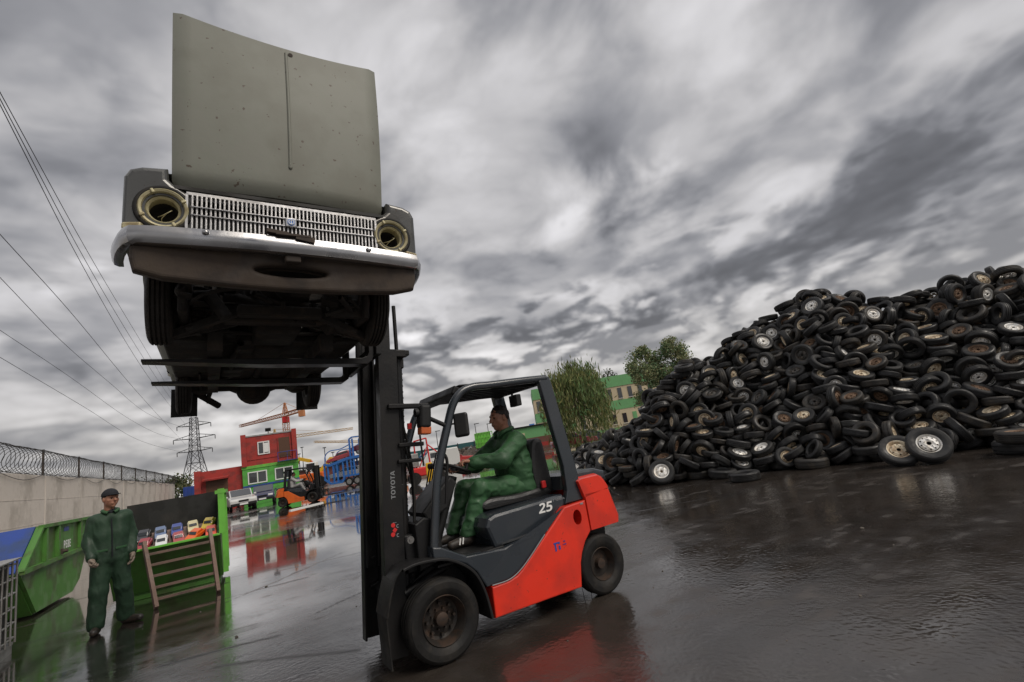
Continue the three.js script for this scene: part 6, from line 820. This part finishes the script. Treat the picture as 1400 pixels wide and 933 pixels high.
// ---------- heap of old tyres ----------
{
  const R = rng(2024), TR = 0.3, N8 = 9;
  // foot of the heap, from its far left end round the front to the right
  const toe = [[1.9, -25], [1.55, -20], [1.75, -16.5], [2.2, -13.8], [2.75, -12.5], [3.6, -12.0], [4.6, -11.6], [5.6, -11.0], [6.5, -10.3], [7.4, -9.9], [8.4, -9.5], [9.6, -8.6], [12, -6.8], [15, -4.6]];
  const crv = new THREE.CatmullRomCurve3(toe.map(([x, z]) => V(x, 0, z))), TP = crv.getPoints(160);
  // heights of the crest seen against the sky
  const crestH = (t) => { const K = [[0, 0.6], [0.12, 0.75], [0.22, 0.9], [0.32, 1.25], [0.38, 1.55], [0.44, 1.75], [0.5, 2.35], [0.54, 3.0], [0.57, 3.75], [0.6, 4.05], [0.66, 3.75], [0.72, 3.55], [0.8, 3.25], [1, 3.2]]; for (let i = 1; i < K.length; i++) if (t <= K[i][0]) return mix(K[i - 1][1], K[i][1], sstep(0, 1, (t - K[i - 1][0]) / (K[i][0] - K[i - 1][0]))); return 4.8; };
  const SL = 1.32; // slope of the heap's face
  // a point of the core's surface: t along the foot, s up the face (0..1), then over the top
  const surf = (t, s) => { const p = crv.getPointAt(t), d = crv.getTangentAt(t), n = V(d.z, 0, -d.x).normalize(); if (n.z > 0 && t > 0.3) n.negate(); if (t <= 0.3 && n.x < 0) n.negate(); const H = crestH(t) - 0.42; const q = s <= 1 ? p.clone().addScaledVector(n, 0.3 + H * s / SL) : p.clone().addScaledVector(n, 0.3 + H / SL + (s - 1) * 2.2); q.y = H * Math.min(s, 1) + (s > 1 ? 0.06 * (s - 1) : 0); const N = s <= 1 ? V(-n.x * SL, 1, -n.z * SL).normalize() : V(0, 1, 0); return { q, N, n, H }; };
  // core: plain black mound added inside the heap so no sky shows through
  const coreFn = (u, v) => { const { q } = surf(u, v * 1.9); return [q.x, q.y - 0.06, q.z]; };
  const core = grid(70, 26, coreFn, true); const cm = mesh('added_core_mound', core, M.blackAndShade); cm.userData = { kind: 'stuff', label: 'plain black mound added inside the tyre heap', category: 'tyre heap' }; scene.add(cm);
  // bodies
  const B = [];
  const add = (pos, axis, sc, fixed) => { B.push({ p: pos, q: new THREE.Quaternion().setFromUnitVectors(V(0, 0, 1), axis.clone().normalize()).multiply(new THREE.Quaternion().setFromAxisAngle(V(0, 0, 1), R() * 6.28)), sc, fixed, w: (fixed ? 0 : 1) }); return B[B.length - 1]; };
  const hero = (x, y, h, axis, sc = 1) => { const p = atY(x, y, h); return add(p, V(...axis), sc, true); };
  hero(1270, 609, 0.3, [-0.35, 0.55, 0.75], 1.08).rim = 0; hero(1229, 617, 0.25, [-0.3, 0.62, 0.7], 1.0).rim = 1; hero(905, 646, 0.27, [-0.25, 0.5, 0.82], 0.98).rim = 0; hero(1018, 651, 0.09, [0, 1, 0.03], 1).rim = -1; hero(988, 647, 0.1, [0.1, 1, 0.1], 1).rim = -1; hero(876, 655, 0.09, [0, 1, 0.06], 0.95).rim = -1; hero(1140, 607, 0.34, [-0.25, 0.62, 0.74], 1.04).rim = 1; hero(935, 636, 0.3, [0.1, 0.35, 0.9], 1).rim = 1; hero(1392, 610, 0.1, [0, 1, 0.02], 1.05).rim = -1; hero(1396, 596, 0.29, [0.03, 1, 0.05], 1.05).rim = 2; hero(1110, 633, 0.1, [0.06, 1, 0.03], 1.05).rim = -1; hero(1320, 600, 0.1, [0, 1, 0.08], 1).rim = -1; hero(845, 650, 0.1, [0.05, 1, 0.05], 0.95).rim = -1; hero(820, 648, 0.1, [0.05, 1, 0.1], 0.95).rim = -1;
  const len = crv.getLength();
  for (let layer = 0; layer < 2; layer++) {
    const step = 0.385; for (let a = 0.2; a < len * 0.9; a += step) { const t0 = a / len; const { H } = surf(t0, 0); const face = Math.hypot(H, H / SL), rows = Math.ceil(face / (step * 0.92)); const top = layer === 0 ? 4 : 2; for (let k = 0; k <= rows + top; k++) {
      if (t0 < 0.16 && (k % 2) && layer) continue;
      const s = k <= rows ? (k + 0.35 * R()) / rows : 1 + (k - rows) * 0.22, t = clamp(t0 + (R() - 0.5) * step * 0.7 / len + (k % 2) * step * 0.5 / len, 0.001, 0.999); const { q, N, n } = surf(t, s);
      const sc = 0.7 + R() * 0.19; const pos = q.clone().addScaledVector(N, 0.14 + layer * 0.34 + R() * 0.08); pos.y = Math.max(pos.y, 0.13);
      // many lie against the slope, others stand on edge
      let ax = N.clone().multiplyScalar(R() < 0.3 ? 1.2 : 0.1).add(V(R() * 2 - 1, R() < 0.45 ? 1.7 : (R() * 2 - 1) * 0.7, R() * 2 - 1)); if (s < 0.06 && R() < 0.5) ax = V((R() - 0.5) * 0.4, 1, (R() - 0.5) * 0.4); if (ax.dot(n) > 0) ax.negate();
      add(pos, ax, sc, false).N = N;
    } }
  }
  // settle: every tyre is a ring of balls that push one another apart and are drawn to the heap
  const ringR = 0.207, bR = 0.094, local = Array.from({ length: N8 }, (_, i) => V(Math.cos(i / N8 * 6.2832) * ringR, Math.sin(i / N8 * 6.2832) * ringR, 0));
  const nB = B.length, X = new Float32Array(nB * N8 * 3), cell = 0.21, map = new Map(); const tmp = V(0, 0, 0);
  const coreTest = []; for (let i = 0; i <= 110; i++) for (let j = 0; j <= 22; j++) { const { q, N } = surf(clamp(i / 110, 0.001, 0.999), j / 12); coreTest.push([q, N]); }
  const cg = new Map(), ck = (x, y, z) => (x + 512) * 1048576 + (y + 512) * 1024 + (z + 512);
  for (const c of coreTest) { const k = ck(Math.floor(c[0].x / 0.7), Math.floor(c[0].y / 0.7), Math.floor(c[0].z / 0.7)); (cg.get(k) || cg.set(k, []).get(k)).push(c); }
  const nearCore = (x, y, z) => { let best = null, bd = 1e9; const i = Math.floor(x / 0.7), j = Math.floor(y / 0.7), k = Math.floor(z / 0.7); for (let a = -1; a <= 1; a++) for (let b = -1; b <= 1; b++) for (let c = -1; c <= 1; c++) { const L = cg.get(ck(i + a, j + b, k + c)); if (L) for (const e of L) { const d = (e[0].x - x) ** 2 + (e[0].y - y) ** 2 + (e[0].z - z) ** 2; if (d < bd) { bd = d; best = e; } } } return best; };
  const ITER = 72;
  for (let it = 0; it < ITER; it++) {
    map.clear();
    for (let b = 0; b < nB; b++) { const o = B[b]; if (!o.fixed && o.N && it < ITER - 14) { o.p.addScaledVector(o.N, -0.006); o.p.y -= 0.004; } for (let i = 0; i < N8; i++) { tmp.copy(local[i]).multiplyScalar(o.sc).applyQuaternion(o.q).add(o.p); const k = (b * N8 + i) * 3; X[k] = tmp.x; X[k + 1] = tmp.y; X[k + 2] = tmp.z; const h = ck(Math.floor(tmp.x / cell), Math.floor(tmp.y / cell), Math.floor(tmp.z / cell)); const L = map.get(h); if (L) L.push(b * N8 + i); else map.set(h, [b * N8 + i]); } }
    const F = new Float32Array(nB * 7); // push, turn, count
    const push = (b, k, dx, dy, dz) => { const o = B[b], f = b * 7; F[f] += dx; F[f + 1] += dy; F[f + 2] += dz; const rx = X[k * 3] - o.p.x, ry = X[k * 3 + 1] - o.p.y, rz = X[k * 3 + 2] - o.p.z; F[f + 3] += ry * dz - rz * dy; F[f + 4] += rz * dx - rx * dz; F[f + 5] += rx * dy - ry * dx; F[f + 6]++; };
    for (let b = 0; b < nB; b++) for (let i = 0; i < N8; i++) {
      const k = b * N8 + i, x = X[k * 3], y = X[k * 3 + 1], z = X[k * 3 + 2], rb = bR * B[b].sc;
      const ci = Math.floor(x / cell), cj = Math.floor(y / cell), cl = Math.floor(z / cell);
      for (let a = -1; a <= 1; a++) for (let c = -1; c <= 1; c++) for (let e = -1; e <= 1; e++) { const L = map.get(ck(ci + a, cj + c, cl + e)); if (!L) continue; for (const m of L) { const b2 = (m / N8) | 0; if (b2 <= b) continue; const dx = x - X[m * 3], dy = y - X[m * 3 + 1], dz = z - X[m * 3 + 2], d2 = dx * dx + dy * dy + dz * dz, rr = rb + bR * B[b2].sc; if (d2 < rr * rr) { const d = Math.sqrt(d2) || 1e-4, w = B[b].w + B[b2].w || 1, g = (rr - d) / d / w; push(b, k, dx * g * B[b].w, dy * g * B[b].w, dz * g * B[b].w); push(b2, m, -dx * g * B[b2].w, -dy * g * B[b2].w, -dz * g * B[b2].w); } } }
      if (y < rb && !B[b].fixed) push(b, k, 0, rb - y, 0);
      if (!B[b].fixed && (it % 3 === 0)) { const c = nearCore(x, y, z); if (c) { const d = (x - c[0].x) * c[1].x + (y - c[0].y) * c[1].y + (z - c[0].z) * c[1].z; if (d < rb) push(b, k, c[1].x * (rb - d), c[1].y * (rb - d), c[1].z * (rb - d)); } }
    }
    for (let b = 0; b < nB; b++) { const o = B[b], f = b * 7, n = F[f + 6]; if (o.fixed || !n) continue; const k = 1.15 / Math.max(1.6, Math.sqrt(n) * 0.9); o.p.x += F[f] * k; o.p.y += F[f + 1] * k; o.p.z += F[f + 2] * k; const I = 0.055; const wx = F[f + 3] * k / I * 0.45, wy = F[f + 4] * k / I * 0.45, wz = F[f + 5] * k / I * 0.45, w = Math.hypot(wx, wy, wz); if (w > 1e-5) { const a = Math.min(w, 0.25); o.q.premultiply(new THREE.Quaternion().setFromAxisAngle(V(wx / w, wy / w, wz / w), a)); } }
  }
  // looks
  const geo = [tyreGeo(0.3, 0.185, 0.168, 30, 3), tyreGeo(0.3, 0.175, 0.17, 30, 4), tyreGeo(0.3, 0.195, 0.165, 30, 2)];
  const rimG = [mergeGeometries(rimGeo(0.168, 0.175, { holes: 10, dish: 0.5, seg: 26 }).map((g) => clean(g))), mergeGeometries(rimGeo(0.168, 0.175, { holes: 6, dish: 0.3, seg: 26 }).map((g) => clean(g)))];
  const tyreM = [M.rubberWet, worn([0.014, 0.014, 0.015], [0.032, 0.03, 0.027], { amount: 0.9, size: 0.8, rough: 0.66, roughVar: 0.2, seed: 71, bump: 0.001 }), worn([0.018, 0.016, 0.014], [0.055, 0.043, 0.03], { amount: 1, size: 0.6, rough: 0.6, seed: 72, bump: 0.001 })];
  const rimM = [worn([0.85, 0.84, 0.81], [0.5, 0.43, 0.33], { amount: 0.7, size: 0.4, spots: 0.06, spot: [0.2, 0.09, 0.04], rough: 0.4, metal: 0.15, seed: 73 }), worn([0.72, 0.63, 0.47], [0.34, 0.22, 0.12], { amount: 0.9, size: 0.4, spots: 0.08, spot: [0.2, 0.09, 0.04], rough: 0.5, seed: 74 }), worn([0.2, 0.12, 0.07], [0.1, 0.055, 0.03], { amount: 1, size: 0.4, rough: 0.7, metal: 0.1, seed: 75 }), worn([0.06, 0.058, 0.055], [0.1, 0.075, 0.055], { amount: 1, size: 0.4, rough: 0.5, metal: 0.3, seed: 76 })];
  const sets = [['worn tyre on a pale silver wheel in the heap', 'tyres on silver wheels'], ['worn tyre on a cream painted wheel in the heap', 'tyres on cream wheels'], ['worn tyre on a rusty brown wheel in the heap', 'tyres on rusty wheels'], ['worn tyre on a dark grey wheel in the heap', 'tyres on dark wheels'], ['bare black worn tyre without a wheel in the heap', 'bare tyres of the heap']];
  const cut = geo.map((g) => clean(g));
  B.forEach((o) => { if (o.rim === undefined) { const k = R(); o.rim = k < 0.23 ? 0 : k < 0.45 ? 1 : k < 0.6 ? 2 : k < 0.67 ? 3 : -1; } o.g = R() * 3 | 0; o.m = R() < 0.6 ? 0 : R() < 0.6 ? 1 : 2; const v = o.p.clone().sub(camera.position), dep = v.dot(FW), sx = v.dot(RT) / dep * FOCAL; o.size = dep > 0.5 && Math.abs(sx) < 740 ? o.sc / dep * (o.N && o.layer === 0 ? 0.5 : 1) : 0; });
  // visible ones first: count how many others stand between a tyre and the camera
  for (const o of B) { let hid = 0; const d = o.p.clone().sub(camera.position), L = d.length(); d.normalize(); for (const b of B) { if (b === o) continue; const e = b.p.clone().sub(camera.position), t = e.dot(d); if (t < L - 0.12 && t > 1) { const off = e.addScaledVector(d, -t).length(); if (off < 0.2) hid++; } } o.vis = o.size * (hid === 0 ? 1 : hid === 1 ? 0.45 : 0.12); }
  B.sort((a, b) => b.vis - a.vis);
  const rest = [];
  B.forEach((o, i) => {
    if (i >= 300) { rest.push(o); return; }
    const [label, group] = sets[o.rim < 0 ? 4 : o.rim], t = thing('tyre', label, 'tyre', [o.p.x, o.p.y, o.p.z], 0, group); t.quaternion.copy(o.q); t.scale.setScalar(o.sc);
    const m = new THREE.Mesh(cut[o.g], tyreM[o.m]); m.name = 'rubber_tyre'; m.castShadow = m.receiveShadow = true; t.add(m);
    if (o.rim >= 0) { const r = new THREE.Mesh(rimG[o.g % 2], rimM[o.rim]); r.name = 'wheel_rim'; r.castShadow = r.receiveShadow = true; t.add(r); }
  });
  const stuff = new THREE.Group(); stuff.name = 'remaining_tyres'; stuff.userData = { kind: 'stuff', label: 'worn tyres filling the heap between the nearer ones', category: 'tyre heap' }; scene.add(stuff);
  const inst = (g, m, list, name) => { if (!list.length) return; const im = new THREE.InstancedMesh(g, m, list.length); list.forEach((o, i) => im.setMatrixAt(i, new THREE.Matrix4().compose(o.p, o.q, V(o.sc, o.sc, o.sc)))); im.name = name; im.userData.kind = 'stuff'; im.castShadow = im.receiveShadow = true; stuff.add(im); };
  tyreM.forEach((m, i) => inst(cut[i % 3], m, rest.filter((o) => o.m === i), 'heaped_tyres')); rimM.forEach((m, i) => inst(rimG[i % 2], m, rest.filter((o) => o.rim === i), 'heaped_rims'));
  console.log('tyres', nB, 'rest', rest.length);
}
renderer.render(scene, camera);
